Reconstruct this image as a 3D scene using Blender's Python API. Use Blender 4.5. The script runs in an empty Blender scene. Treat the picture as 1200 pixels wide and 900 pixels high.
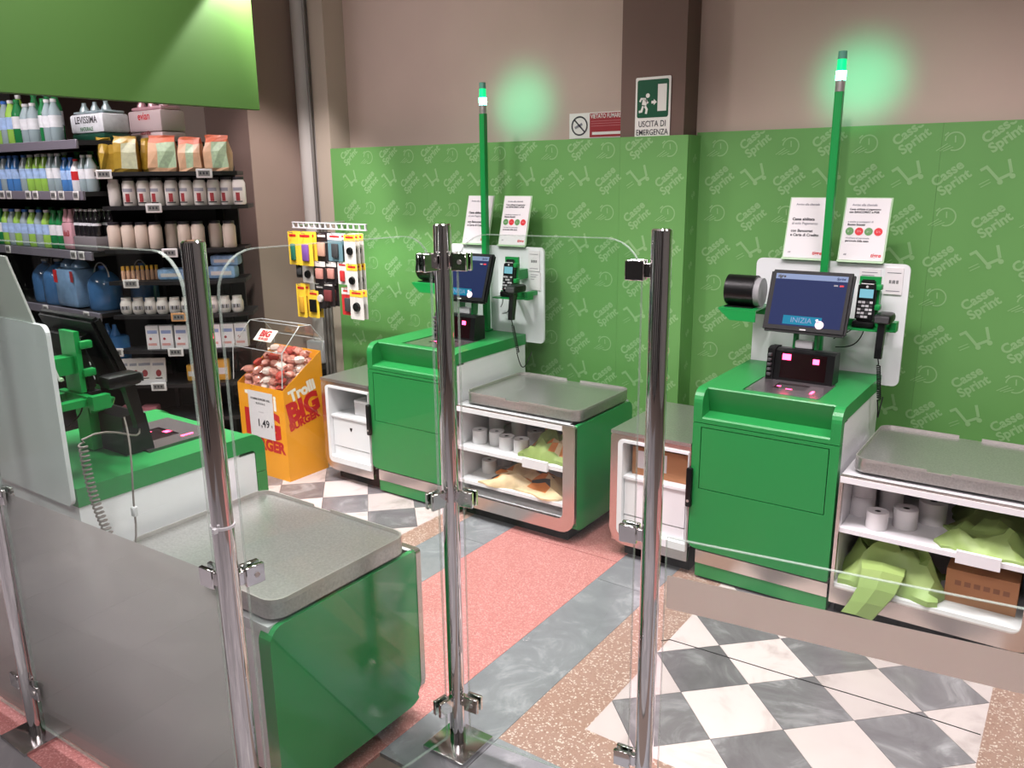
import bpy, bmesh, math, random
from mathutils import Vector, Matrix
random.seed(7)
PI = math.pi
scene = bpy.context.scene
COL = scene.collection

# ---------------------------------------------------------------- camera
YAW, PITCH, ROLL, F_PX = 0.616369505, 0.249902032, -0.011004486, 958.81
fw = Vector((-math.sin(YAW)*math.cos(PITCH), math.cos(YAW)*math.cos(PITCH), -math.sin(PITCH)))
rt = Vector((math.cos(YAW), math.sin(YAW), 0))
up = rt.cross(fw)
r2 = rt*math.cos(ROLL) + up*math.sin(ROLL)
u2 = -rt*math.sin(ROLL) + up*math.cos(ROLL)
cam_data = bpy.data.cameras.new('camera')
cam_data.sensor_width = 36.0
cam_data.lens = F_PX*36.0/1200.0
cam_data.clip_start = 0.02
cam = bpy.data.objects.new('camera', cam_data)
COL.objects.link(cam)
M4 = Matrix((r2, u2, -fw)).transposed().to_4x4()
M4.translation = Vector((0, 0, 1.65))
cam.matrix_world = M4
scene.camera = cam

# ---------------------------------------------------------------- world, lights, exposure
world = bpy.data.worlds.new('world')
scene.world = world
world.use_nodes = True
world.node_tree.nodes['Background'].inputs[0].default_value = (0.9, 0.95, 1.0, 1)
world.node_tree.nodes['Background'].inputs[1].default_value = 0.12
scene.view_settings.view_transform = 'Standard'
scene.view_settings.look = 'None'
scene.view_settings.gamma = 1.0
scene.view_settings.use_curve_mapping = False
scene.view_settings.exposure = -0.38

def area(name, loc, size, power, color=(1, 0.905, 0.935), target=None, size_y=None, spread=PI):
    l = bpy.data.lights.new(name, 'AREA')
    l.energy = power
    l.color = color
    l.shape = 'RECTANGLE'
    l.size = size
    l.size_y = size_y or size
    l.spread = spread
    o = bpy.data.objects.new(name, l)
    COL.objects.link(o)
    o.location = loc
    d = (Vector(target) - Vector(loc)) if target else Vector((0, 0, -1))
    o.rotation_euler = d.to_track_quat('-Z', 'Y').to_euler()
    return o

def spot(name, loc, target, power, angle, blend=0.15, color=(1, 0.905, 0.93), radius=0.04):
    l = bpy.data.lights.new(name, 'SPOT')
    l.energy = power
    l.color = color
    l.spot_size = math.radians(angle)
    l.spot_blend = blend
    l.shadow_soft_size = radius
    o = bpy.data.objects.new(name, l)
    COL.objects.link(o)
    o.location = loc
    o.rotation_euler = (Vector(target) - Vector(loc)).to_track_quat('-Z', 'Y').to_euler()
    return o

# ceiling luminaires of the shop, and one spot added for the left wall
for lx, ly in ((-4.3, 1.55), (-2.7, 1.55), (-1.1, 1.75), (0.45, 2.3)):
    area('ceiling_light', (lx, ly, 3.36), 1.1, 58, size_y=0.35, spread=math.radians(118))
for lx, pw in ((-4.6, 46), (-2.2, 56), (0.2, 84)):
    area('ceiling_light', (lx, -0.7, 3.36), 1.3, pw, size_y=0.6)
area('ceiling_light', (-5.6, 1.5, 3.36), 1.2, 40, size_y=0.30)
area('ceiling_light', (-3.15, 2.35, 3.36), 0.3, 34, size_y=0.3)
spot('spot_light', (-3.345, 2.66, 2.66), (-3.362, 2.64, 1.6), 230, 84, 0.2, radius=0.02)
spot('spot_light', (-3.0, 2.5, 3.3), (-4.40, 3.60, 0.9), 430, 40, 0.6)  # added spot, brightens the left wall and pilaster in the corner
spot('spot_light', (-2.45, 1.9, 3.3), (-2.45, 3.75, 0.75), 90, 64, 0.8)
spot('spot_light', (-0.70, 2.0, 3.3), (-0.75, 3.9, 0.70), 90, 64, 0.8)

# ---------------------------------------------------------------- materials
def lin(c):
    return tuple(((v/255.0)/12.92 if v/255.0 <= 0.04045 else ((v/255.0+0.055)/1.055)**2.4) for v in c)

MATS = {}
def mat(name, rgb, rough=0.5, metal=0.0, noise=0.0, nscale=8.0, bump=0.0, bscale=60.0, spec=None, coat=0.0, emit=0.0, sub=0.0):
    if name in MATS:
        return MATS[name]
    m = bpy.data.materials.new(name)
    m.use_nodes = True
    nt = m.node_tree
    b = nt.nodes['Principled BSDF']
    c = lin(rgb)
    b.inputs['Base Color'].default_value = (*c, 1)
    b.inputs['Roughness'].default_value = rough
    b.inputs['Metallic'].default_value = metal
    if spec is not None:
        b.inputs['Specular IOR Level'].default_value = spec
    if coat:
        b.inputs['Coat Weight'].default_value = coat
        b.inputs['Coat Roughness'].default_value = 0.08
    if emit:
        b.inputs['Emission Color'].default_value = (*c, 1)
        b.inputs['Emission Strength'].default_value = emit
    if noise or bump:
        tc = nt.nodes.new('ShaderNodeTexCoord')
    if noise:
        n = nt.nodes.new('ShaderNodeTexNoise')
        n.inputs['Scale'].default_value = nscale
        n.inputs['Detail'].default_value = 5
        nt.links.new(tc.outputs['Object'], n.inputs['Vector'])
        r = nt.nodes.new('ShaderNodeValToRGB')
        r.color_ramp.elements[0].position = 0.3
        r.color_ramp.elements[1].position = 0.7
        r.color_ramp.elements[0].color = (*[v*(1-noise) for v in c], 1)
        r.color_ramp.elements[1].color = (*[min(1, v*(1+noise)) for v in c], 1)
        nt.links.new(n.outputs['Fac'], r.inputs['Fac'])
        nt.links.new(r.outputs['Color'], b.inputs['Base Color'])
    if bump:
        n2 = nt.nodes.new('ShaderNodeTexNoise')
        n2.inputs['Scale'].default_value = bscale
        n2.inputs['Detail'].default_value = 3
        nt.links.new(tc.outputs['Object'], n2.inputs['Vector'])
        bp = nt.nodes.new('ShaderNodeBump')
        bp.inputs['Strength'].default_value = bump
        bp.inputs['Distance'].default_value = 0.01
        nt.links.new(n2.outputs['Fac'], bp.inputs['Height'])
        nt.links.new(bp.outputs['Normal'], b.inputs['Normal'])
    MATS[name] = m
    return m

def marble(name, base, vein, scale=5.0, rough=0.22, amount=0.5):
    m = bpy.data.materials.new(name)
    m.use_nodes = True
    nt = m.node_tree
    b = nt.nodes['Principled BSDF']
    b.inputs['Roughness'].default_value = rough
    tc = nt.nodes.new('ShaderNodeTexCoord')
    oi = nt.nodes.new('ShaderNodeObjectInfo')
    mul = nt.nodes.new('ShaderNodeVectorMath'); mul.operation = 'SCALE'; mul.inputs['Scale'].default_value = 37.0
    cmb = nt.nodes.new('ShaderNodeCombineXYZ')
    for i in range(3):
        nt.links.new(oi.outputs['Random'], cmb.inputs[i])
    nt.links.new(cmb.outputs[0], mul.inputs[0])
    add = nt.nodes.new('ShaderNodeVectorMath'); add.operation = 'ADD'
    nt.links.new(tc.outputs['Object'], add.inputs[0])
    nt.links.new(mul.outputs[0], add.inputs[1])
    n1 = nt.nodes.new('ShaderNodeTexNoise')
    n1.inputs['Scale'].default_value = scale
    n1.inputs['Detail'].default_value = 9
    n1.inputs['Roughness'].default_value = 0.62
    n1.inputs['Distortion'].default_value = 1.6
    nt.links.new(add.outputs[0], n1.inputs['Vector'])
    r = nt.nodes.new('ShaderNodeValToRGB')
    e = r.color_ramp.elements
    e[0].position = 0.36; e[0].color = (*lin(base), 1)
    e[1].position = 0.72; e[1].color = (*lin(vein), 1)
    k = r.color_ramp.elements.new(0.52); k.color = (*[a*(1-amount*0.3)+b_*amount*0.3 for a, b_ in zip(lin(base), lin(vein))], 1)
    nt.links.new(n1.outputs['Fac'], r.inputs['Fac'])
    hsv = nt.nodes.new('ShaderNodeHueSaturation')
    mr = nt.nodes.new('ShaderNodeMapRange')
    mr.inputs['To Min'].default_value = 0.8
    mr.inputs['To Max'].default_value = 1.14
    nt.links.new(oi.outputs['Random'], mr.inputs['Value'])
    nt.links.new(mr.outputs[0], hsv.inputs['Value'])
    nt.links.new(r.outputs['Color'], hsv.inputs['Color'])
    nt.links.new(hsv.outputs['Color'], b.inputs['Base Color'])
    MATS[name] = m
    return m

def terrazzo(name, base, chip, dark, scale, thr=0.33, rough=0.35):
    m = bpy.data.materials.new(name)
    m.use_nodes = True
    nt = m.node_tree
    b = nt.nodes['Principled BSDF']
    b.inputs['Roughness'].default_value = rough
    tc = nt.nodes.new('ShaderNodeTexCoord')
    nz = nt.nodes.new('ShaderNodeTexNoise'); nz.inputs['Scale'].default_value = scale*0.8
    mx = nt.nodes.new('ShaderNodeMix'); mx.data_type = 'VECTOR'; mx.inputs[0].default_value = 0.012
    nt.links.new(tc.outputs['Object'], nz.inputs['Vector'])
    nt.links.new(tc.outputs['Object'], mx.inputs[4])
    nt.links.new(nz.outputs['Color'], mx.inputs[5])
    v = nt.nodes.new('ShaderNodeTexVoronoi'); v.inputs['Scale'].default_value = scale
    nt.links.new(mx.outputs[1], v.inputs['Vector'])
    sep = nt.nodes.new('ShaderNodeSeparateColor')
    nt.links.new(v.outputs['Color'], sep.inputs[0])
    r = nt.nodes.new('ShaderNodeValToRGB')
    r.color_ramp.interpolation = 'CONSTANT'
    e = r.color_ramp.elements
    e[0].position = 0; e[0].color = (*lin(base), 1)
    e[1].position = 1-thr; e[1].color = (*lin(chip), 1)
    k = r.color_ramp.elements.new(0.28); k.color = (*[(p+q)/2 for p, q in zip(lin(base), lin(dark))], 1)
    k = r.color_ramp.elements.new(0.45); k.color = (*lin(base), 1)
    nt.links.new(sep.outputs[0], r.inputs['Fac'])
    # only the heart of a cell is a chip, the rest is cement
    r2_ = nt.nodes.new('ShaderNodeValToRGB')
    r2_.color_ramp.elements[0].position = 0.40; r2_.color_ramp.elements[0].color = (1, 1, 1, 1)
    r2_.color_ramp.elements[1].position = 0.55; r2_.color_ramp.elements[1].color = (0, 0, 0, 1)
    nt.links.new(v.outputs['Distance'], r2_.inputs['Fac'])
    mc = nt.nodes.new('ShaderNodeMix'); mc.data_type = 'RGBA'
    nt.links.new(r2_.outputs['Color'], mc.inputs[0])
    mc.inputs[6].default_value = (*lin(base), 1)
    nt.links.new(r.outputs['Color'], mc.inputs[7])
    nt.links.new(mc.outputs[2], b.inputs['Base Color'])
    MATS[name] = m
    return m

def clear_glass(name, tint=(0.93, 0.975, 0.95), spec=1.0, rough=0.0, ior=1.45):
    m = bpy.data.materials.new(name)
    m.use_nodes = True
    nt = m.node_tree
    nt.nodes.clear()
    out = nt.nodes.new('ShaderNodeOutputMaterial')
    tr = nt.nodes.new('ShaderNodeBsdfTransparent'); tr.inputs[0].default_value = (*tint, 1)
    gl = nt.nodes.new('ShaderNodeBsdfGlossy'); gl.inputs['Roughness'].default_value = rough
    gl.inputs[0].default_value = (spec, spec, spec, 1)
    lw = nt.nodes.new('ShaderNodeLayerWeight'); lw.inputs['Blend'].default_value = 0.5
    pw = nt.nodes.new('ShaderNodeMath'); pw.operation = 'POWER'; pw.inputs[1].default_value = 5.0
    nt.links.new(lw.outputs['Facing'], pw.inputs[0])
    f0 = ((ior-1)/(ior+1))**2
    fr = nt.nodes.new('ShaderNodeMath'); fr.operation = 'MULTIPLY_ADD'; fr.inputs[1].default_value = 1-f0; fr.inputs[2].default_value = f0
    nt.links.new(pw.outputs[0], fr.inputs[0])
    mx = nt.nodes.new('ShaderNodeMixShader')
    nt.links.new(fr.outputs[0], mx.inputs[0])
    nt.links.new(tr.outputs[0], mx.inputs[1])
    nt.links.new(gl.outputs[0], mx.inputs[2])
    nt.links.new(mx.outputs[0], out.inputs[0])
    MATS[name] = m
    return m

def frosted(name, rgb, clear=0.12, trans=0.5):
    m = bpy.data.materials.new(name)
    m.use_nodes = True
    nt = m.node_tree
    nt.nodes.clear()
    out = nt.nodes.new('ShaderNodeOutputMaterial')
    di = nt.nodes.new('ShaderNodeBsdfDiffuse'); di.inputs[0].default_value = (*lin(rgb), 1)
    tl = nt.nodes.new('ShaderNodeBsdfTranslucent'); tl.inputs[0].default_value = (*lin(rgb), 1)
    m1 = nt.nodes.new('ShaderNodeMixShader'); m1.inputs[0].default_value = trans
    rf = nt.nodes.new('ShaderNodeBsdfRefraction'); rf.inputs['Roughness'].default_value = 0.35; rf.inputs['IOR'].default_value = 1.05
    m2 = nt.nodes.new('ShaderNodeMixShader'); m2.inputs[0].default_value = clear
    nt.links.new(di.outputs[0], m1.inputs[1]); nt.links.new(tl.outputs[0], m1.inputs[2])
    nt.links.new(m1.outputs[0], m2.inputs[1]); nt.links.new(rf.outputs[0], m2.inputs[2])
    nt.links.new(m2.outputs[0], out.inputs[0])
    MATS[name] = m
    return m

def soft_clear(name, rgb, fac):
    m = bpy.data.materials.new(name); m.use_nodes = True
    nt = m.node_tree; nt.nodes.clear()
    out = nt.nodes.new('ShaderNodeOutputMaterial'); tr = nt.nodes.new('ShaderNodeBsdfTransparent')
    p = nt.nodes.new('ShaderNodeBsdfPrincipled'); p.inputs['Base Color'].default_value = (*lin(rgb), 1); p.inputs['Roughness'].default_value = 0.15
    mx = nt.nodes.new('ShaderNodeMixShader'); mx.inputs[0].default_value = fac
    nt.links.new(tr.outputs[0], mx.inputs[1]); nt.links.new(p.outputs[0], mx.inputs[2]); nt.links.new(mx.outputs[0], out.inputs[0])
    MATS[name] = m
    return m
GREEN = mat('green_lacquer', (36, 132, 66), 0.36)
GREEN_GLOSS = mat('green_gloss_panel', (36, 140, 74), 0.16, coat=0.6)
GREEN_METAL = mat('green_powder_coat', (22, 140, 66), 0.35)
WALLGREEN = mat('wall_green', (96, 150, 80), 0.55)
PRINT = mat('pale_green_print', (130, 172, 116), 0.55)
BROWN = mat('taupe_plaster', (182, 163, 151), 0.85, noise=0.05, nscale=1.4, bump=0.05, bscale=40)
DARKBROWN = mat('brown_plaster', (104, 84, 76), 0.85, noise=0.04, nscale=2.0)
PILASTER = mat('brown_grey_plaster', (150, 130, 118), 0.85, noise=0.04, nscale=2.0)
BEIGE = mat('beige_paint', (170, 158, 142), 0.7)
PIPEGREY = mat('pipe_paint', (176, 172, 166), 0.45)
CONDUIT = mat('conduit_grey', (120, 116, 112), 0.4, metal=0.3)
CEIL = mat('ceiling_paint', (196, 190, 184), 0.9)
DARKROOM = mat('dark_store_wall', (150, 148, 147), 0.8)
WHITE = mat('white_laminate', (226, 226, 228), 0.32)
WHITEG = mat('white_gloss_panel', (222, 225, 226), 0.14)
WHITEPAPER = mat('white_paper', (218, 215, 216), 0.7)
STEEL = mat('brushed_steel', (190, 186, 182), 0.32, metal=0.7, noise=0.06, nscale=30)
STEELTOP = mat('steel_tray', (188, 186, 184), 0.30, metal=0.85, noise=0.14, nscale=150)
TRIM = mat('trim_steel', (214, 202, 196), 0.26, metal=1.0)
PLATE = mat('scanner_plate', (176, 168, 172), 0.24, metal=0.9)
CHROME = mat('chrome', (225, 222, 222), 0.05, metal=1.0)
BLACK = mat('black_plastic', (11, 11, 13), 0.34, spec=0.35)
BLACKM = mat('black_matte', (12, 12, 13), 0.6, spec=0.2)
DARKGREY = mat('dark_grey', (60, 60, 62), 0.5)
GREY = mat('mid_grey', (140, 140, 142), 0.5)
LGREY = mat('light_grey', (196, 196, 198), 0.5)
RED = mat('red_print', (205, 30, 40), 0.5)
DARKRED = mat('sign_red', (150, 34, 44), 0.5)
SIGNGREEN = mat('sign_green', (10, 78, 52), 0.4)
INK = mat('ink', (50, 50, 56), 0.6)
PALEINK = mat('pale_ink', (128, 128, 136), 0.6)
DOTGREEN = mat('dot_green', (88, 140, 80), 0.5)
REDGLOW = mat('red_scan_glow', (255, 60, 105), 0.4, emit=14.0)
REDDIM = mat('red_scan_window', (22, 6, 9), 0.12, emit=0.04)
def screen(name, rgb, strength):
    m = mat(name, (5, 5, 8), 0.35, spec=0.12)
    p = m.node_tree.nodes['Principled BSDF']
    p.inputs['Emission Color'].default_value = (*lin(rgb), 1); p.inputs['Emission Strength'].default_value = strength
    return m
SCREEN_BLUE = screen('screen_blue', (40, 56, 112), 0.9)
SCREEN_BAR = screen('screen_bar', (168, 184, 226), 1.0)
SCREEN_BTN = screen('screen_button', (20, 150, 190), 1.0)
SCREEN_CYAN = screen('terminal_screen', (150, 220, 240), 1.0)
LAMP_HOT = mat('lamp_hot', (120, 255, 215), 0.3, emit=45.0)
LAMP_MID = mat('lamp_mid', (10, 205, 120), 0.3, emit=1.6)
LAMP_CLEAR = mat('lamp_clear', (90, 150, 130), 0.15)
KRAFT = mat('kraft_card', (176, 124, 86), 0.75, noise=0.06, nscale=6)
PALEGREEN = mat('pale_green_bag', (146, 172, 100), 0.5, noise=0.05, nscale=7)
DISPLAY_ORANGE = mat('display_orange', (238, 160, 28), 0.5, noise=0.03, nscale=5)
WHITE_M = mat('marble_ph', (220, 214, 208), 0.2)
MWHITE = marble('white_marble', (208, 192, 191), (172, 157, 155), 3.2, 0.22, 0.4)
MGREY = marble('grey_marble', (108, 102, 106), (164, 160, 163), 4.5, 0.2, 0.6)
MSTRIP = marble('grey_strip_marble', (124, 125, 129), (164, 165, 168), 5.0, 0.22, 0.5)
MOUT = marble('outer_grey_tile', (128, 126, 128), (158, 155, 154), 4.0, 0.25, 0.4)
TBROWN = terrazzo('brown_terrazzo', (152, 120, 107), (204, 186, 175), (124, 90, 80), 150, 0.30)
TRED = terrazzo('red_terrazzo', (178, 114, 110), (206, 152, 146), (136, 80, 78), 190, 0.45)
GROUT = mat('grout', (96, 84, 78), 0.9)
GLASS = clear_glass('clear_glass')
GLASSEDGE = soft_clear('glass_edge', (190, 206, 196), 0.32)
ACRYLIC = clear_glass('clear_acrylic', (0.95, 0.96, 0.95), 1.0, 0.03)
FILMCLEAR = clear_glass('clear_film', (0.9, 0.92, 0.92), 1.0, 0.12, 1.6)
FROST = frosted('frosted_film', (192, 180, 182), 0.08)
FROSTPINK = frosted('frosted_rose_film', (255, 222, 222), 0.02, 0.6)
ACRYLGREEN = mat('acrylic_edge', (168, 198, 160), 0.2)

# ---------------------------------------------------------------- helpers
class MB:
    """collects shapes into one mesh; flip mirrors the local y axis"""
    def __init__(self, flip=False):
        self.v = []; self.f = []; self.m = []; self.mats = []; self.flip = flip; self.smooth = []
    def mi(self, m):
        if m not in self.mats:
            self.mats.append(m)
        return self.mats.index(m)
    def add(self, verts, faces, m, smooth=False):
        o = len(self.v); k = self.mi(m)
        self.v += [tuple(p) for p in verts]
        for f in faces:
            self.f.append([o+i for i in f]); self.m.append(k); self.smooth.append(smooth)
        return self
    def box(self, x0, x1, y0, y1, z0, z1, m):
        v = [(x0,y0,z0),(x1,y0,z0),(x1,y1,z0),(x0,y1,z0),(x0,y0,z1),(x1,y0,z1),(x1,y1,z1),(x0,y1,z1)]
        return self.add(v, [(3,2,1,0),(4,5,6,7),(0,1,5,4),(1,2,6,5),(2,3,7,6),(3,0,4,7)], m)
    def rbox(self, x0, x1, y0, y1, z0, z1, r, m, seg=2):
        bm = bmesh.new()
        bmesh.ops.create_cube(bm, size=1)
        for q in bm.verts:
            q.co = Vector(((x0+x1)/2+q.co.x*(x1-x0), (y0+y1)/2+q.co.y*(y1-y0), (z0+z1)/2+q.co.z*(z1-z0)))
        bmesh.ops.bevel(bm, geom=list(bm.edges), offset=r, segments=seg, profile=0.5, affect='EDGES')
        self.from_bm(bm, m, True); bm.free()
        return self
    def from_bm(self, bm, m, smooth=False, matrix=None):
        bm.verts.ensure_lookup_table(); bm.verts.index_update()
        vs = [(matrix @ q.co if matrix else q.co) for q in bm.verts]
        return self.add(vs, [[q.index for q in f.verts] for f in bm.faces], m, smooth)
    def prism(self, pts, axis, c0, c1, m, smooth=False):
        """closed 2D outline pts extruded along axis ('x','y','z')"""
        def P(a, b, c):
            return {'x': (c, a, b), 'y': (a, c, b), 'z': (a, b, c)}[axis]
        n = len(pts)
        v = [P(a, b, c0) for a, b in pts] + [P(a, b, c1) for a, b in pts]
        self.add(v, [list(range(n))[::-1], list(range(n, 2*n))], m, False)
        self.add(v, [(i, (i+1) % n, n+(i+1) % n, n+i) for i in range(n)], m, smooth)
        return self
    def frame(self, outer, inner, axis, c0, c1, m, smooth=False):
        def P(a, b, c):
            return {'x': (c, a, b), 'y': (a, c, b), 'z': (a, b, c)}[axis]
        n = len(outer)
        v = [P(a, b, c0) for a, b in outer]+[P(a, b, c0) for a, b in inner]+[P(a, b, c1) for a, b in outer]+[P(a, b, c1) for a, b in inner]
        fs = []
        for i in range(n):
            j = (i+1) % n
            fs += [(i, n+i, n+j, j), (2*n+i, 2*n+j, 3*n+j, 3*n+i), (i, j, 2*n+j, 2*n+i), (n+i, 3*n+i, 3*n+j, n+j)]
        return self.add(v, fs, m, smooth)
    def cyl(self, p0, p1, r, m, seg=20, r1=None, caps=True):
        p0 = Vector(p0); p1 = Vector(p1); d = (p1-p0).normalized()
        a = d.orthogonal().normalized(); b = d.cross(a)
        r1 = r if r1 is None else r1
        v = []
        for p, q in ((p0, r), (p1, r1)):
            for i in range(seg):
                t = 2*PI*i/seg
                v.append(p + (a*math.cos(t)+b*math.sin(t))*q)
        self.add(v, [(i, (i+1) % seg, seg+(i+1) % seg, seg+i) for i in range(seg)], m, True)
        if caps:
            self.add(v[:seg], [list(range(seg))[::-1]], m); self.add(v[seg:], [list(range(seg))], m)
        return self
    def tube(self, pts, r, m, seg=8):
        pts = [Vector(p) for p in pts]
        v = []; n = len(pts); a = None
        for i, p in enumerate(pts):
            d = (pts[min(i+1, n-1)]-pts[max(i-1, 0)]).normalized()
            if a is None:
                a = d.orthogonal().normalized()
            else:
                a = (a-d*a.dot(d)).normalized()
            b = d.cross(a)
            for k in range(seg):
                t = 2*PI*k/seg
                v.append(p+(a*math.cos(t)+b*math.sin(t))*r)
        fs = [(i*seg+k, i*seg+(k+1) % seg, (i+1)*seg+(k+1) % seg, (i+1)*seg+k) for i in range(n-1) for k in range(seg)]
        self.add(v, fs, m, True)
        self.add(v[:seg], [list(range(seg))[::-1]], m); self.add(v[-seg:], [list(range(seg))], m)
        return self
    def lathe(self, prof, m, seg=14, c=(0, 0), smooth=True):
        """prof: (r, z) from bottom to top, or (r, z, material) where the band above takes that material"""
        for i in range(len(prof)-1):
            r0, z0 = prof[i][:2]; r1, z1 = prof[i+1][:2]
            mm = prof[i][2] if len(prof[i]) > 2 else m
            v = [(c[0]+r*math.cos(2*PI*k/seg), c[1]+r*math.sin(2*PI*k/seg), z) for r, z in ((r0, z0), (r1, z1)) for k in range(seg)]
            if r0 < 1e-6 and r1 > 1e-6:
                self.add([(c[0], c[1], z0)]+v[seg:], [(0, 1+(k+1) % seg, 1+k) for k in range(seg)], mm, smooth)
            elif r1 < 1e-6:
                self.add(v[:seg]+[(c[0], c[1], z1)], [(k, (k+1) % seg, seg) for k in range(seg)], mm, smooth)
            else:
                self.add(v, [(k, (k+1) % seg, seg+(k+1) % seg, seg+k) for k in range(seg)], mm, smooth)
        return self
    def mesh(self, me_data, matrix, m):
        vs, fs = me_data
        return self.add([matrix @ Vector(p) for p in vs], fs, m)
    def data(self, name):
        v = [(x, -y, z) for x, y, z in self.v] if self.flip else self.v
        f = [g[::-1] for g in self.f] if self.flip else self.f
        me = bpy.data.meshes.new(name)
        me.from_pydata([tuple(p) for p in v], [], f)
        for m in self.mats:
            me.materials.append(m)
        me.polygons.foreach_set('material_index', self.m)
        me.polygons.foreach_set('use_smooth', self.smooth)
        me.update()
        return me
    def build(self, name, parent=None, merge=True, loc=None):
        me = self.data(name)
        if merge:
            bm = bmesh.new(); bm.from_mesh(me)
            bmesh.ops.remove_doubles(bm, verts=bm.verts, dist=1e-5)
            bmesh.ops.recalc_face_normals(bm, faces=bm.faces)
            bm.to_mesh(me); bm.free()
            if any(self.smooth):
                try:
                    me.set_sharp_from_angle(angle=math.radians(38))
                except Exception:
                    pass
        o = bpy.data.objects.new(name, me)
        COL.objects.link(o)
        if parent is not None:
            o.parent = parent
        if loc is not None:
            o.location = loc
        if name in ('lettering', 'print', 'screen_graphics', 'pictogram', 'prohibition_ring', 'printed_pattern'):
            o['kind'] = 'stuff'      # flat print, too fine to pick apart
        return o

def tag(o, label=None, cat=None, group=None, kind=None):
    if label: o['label'] = label
    if cat: o['category'] = cat
    if group: o['group'] = group
    if kind: o['kind'] = kind
    return o

def thing(name, label, cat, loc=(0, 0, 0), rz=0.0, group=None):
    o = bpy.data.objects.new(name, None)
    o.empty_display_size = 0.05
    COL.objects.link(o)
    o.location = loc
    o.rotation_euler = (0, 0, rz)
    return tag(o, label, cat, group)

def dup(root, loc, rz=None, label=None, group=None, scale=None, rot=None):
    r = root.copy(); COL.objects.link(r); r.location = loc
    if rz is not None: r.rotation_euler = (0, 0, rz)
    if rot is not None: r.rotation_euler = rot
    if scale is not None: r.scale = scale
    if label: r['label'] = label
    if group: r['group'] = group
    for ch in KIDS(root):
        c = ch.copy(); COL.objects.link(c); c.parent = r
        for g in KIDS(ch):
            d = g.copy(); COL.objects.link(d); d.parent = c
    return r

def KIDS(o):
    return list(o.children)

def rrect(a0, a1, b0, b1, r, n=5):
    """rounded rectangle outline; r one radius or four (bl, br, tr, tl)"""
    rs = r if isinstance(r, (list, tuple)) else [r]*4
    out = []
    for (cx, cy, st, q) in ((a0, b0, PI, rs[0]), (a1, b0, 1.5*PI, rs[1]), (a1, b1, 0, rs[2]), (a0, b1, 0.5*PI, rs[3])):
        q = max(q, 1e-4)
        ox = cx + (q if cx == a0 else -q); oy = cy + (q if cy == b0 else -q)
        for k in range(n):
            t = st+0.5*PI*k/(n-1)
            out.append((ox+q*math.cos(t), oy+q*math.sin(t)))
    return out

_text = {}
def text_data(s, size=1.0, bold=0.0, align='CENTER', shear=0.0, depth=0.0):
    key = (s, size, bold, align, shear, depth)
    if key in _text:
        return _text[key]
    cu = bpy.data.curves.new('lettering', 'FONT')
    cu.body = s; cu.size = size; cu.align_x = align; cu.align_y = 'CENTER'; cu.offset = bold; cu.shear = shear
    cu.resolution_u = 3; cu.extrude = depth; cu.space_line = 0.85
    o = bpy.data.objects.new('lettering', cu)
    COL.objects.link(o)
    dg = bpy.context.evaluated_depsgraph_get()
    ev = o.evaluated_get(dg)
    me = ev.to_mesh()
    vs = [tuple(v.co) for v in me.vertices]; fs = [list(p.vertices) for p in me.polygons]
    ev.to_mesh_clear()
    bpy.data.objects.remove(o); bpy.data.curves.remove(cu)
    _text[key] = (vs, fs)
    return _text[key]

# matrices that stand a flat x,y drawing on a vertical face
def face_front(x, y, z, ang=0.0, tilt=0.0):      # faces -y, drawing x -> +x, drawing y -> +z
    return Matrix.Translation((x, y, z)) @ Matrix.Rotation(PI/2-tilt, 4, 'X') @ Matrix.Rotation(ang, 4, 'Z')
def face_right(x, y, z, ang=0.0):                # faces +x, drawing x -> +y
    return Matrix.Translation((x, y, z)) @ Matrix.Rotation(PI/2, 4, 'Z') @ Matrix.Rotation(PI/2, 4, 'X') @ Matrix.Rotation(ang, 4, 'Z')

def disc(r, n=20, r0=0.0):
    if r0 <= 0:
        return ([(r*math.cos(2*PI*i/n), r*math.sin(2*PI*i/n), 0) for i in range(n)], [list(range(n))])
    vs = [(q*math.cos(2*PI*i/n), q*math.sin(2*PI*i/n), 0) for q in (r, r0) for i in range(n)]
    return (vs, [(i, (i+1) % n, n+(i+1) % n, n+i) for i in range(n)])
def stroke(pts, w):
    """flat mitred polyline of width w"""
    P = [Vector(p) for p in pts]; n = len(P)
    L = []; R_ = []
    for i in range(n):
        d0 = (P[i]-P[i-1]).normalized() if i > 0 else (P[1]-P[0]).normalized()
        d1 = (P[i+1]-P[i]).normalized() if i < n-1 else d0
        n0 = Vector((-d0.y, d0.x)); n1 = Vector((-d1.y, d1.x))
        m = n0+n1
        m = m.normalized() if m.length > 1e-6 else n0
        k = w/2/max(0.45, m.dot(n0))
        L.append(P[i]+m*k); R_.append(P[i]-m*k)
    vs = [(p.x, p.y, 0) for p in L]+[(p.x, p.y, 0) for p in R_]
    return (vs, [(n+i, n+i+1, i+1, i) for i in range(n-1)])
def rect(a0, a1, b0, b1):
    return ([(a0, b0, 0), (a1, b0, 0), (a1, b1, 0), (a0, b1, 0)], [(0, 1, 2, 3)])
def poly(pts):
    return ([(a, b, 0) for a, b in pts], [list(range(len(pts)))])
# ---------------------------------------------------------------- floor
floor = MB().box(-10, 3.2, -2.6, 6.2, -0.06, -0.012, GROUT).build('floor')
tag(floor, kind='structure')
GAP = 0.0012
def slab(name, pts, m, ztop=0.0):
    return MB().prism(pts, 'z', -0.012, ztop, m).build(name, floor)

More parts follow.
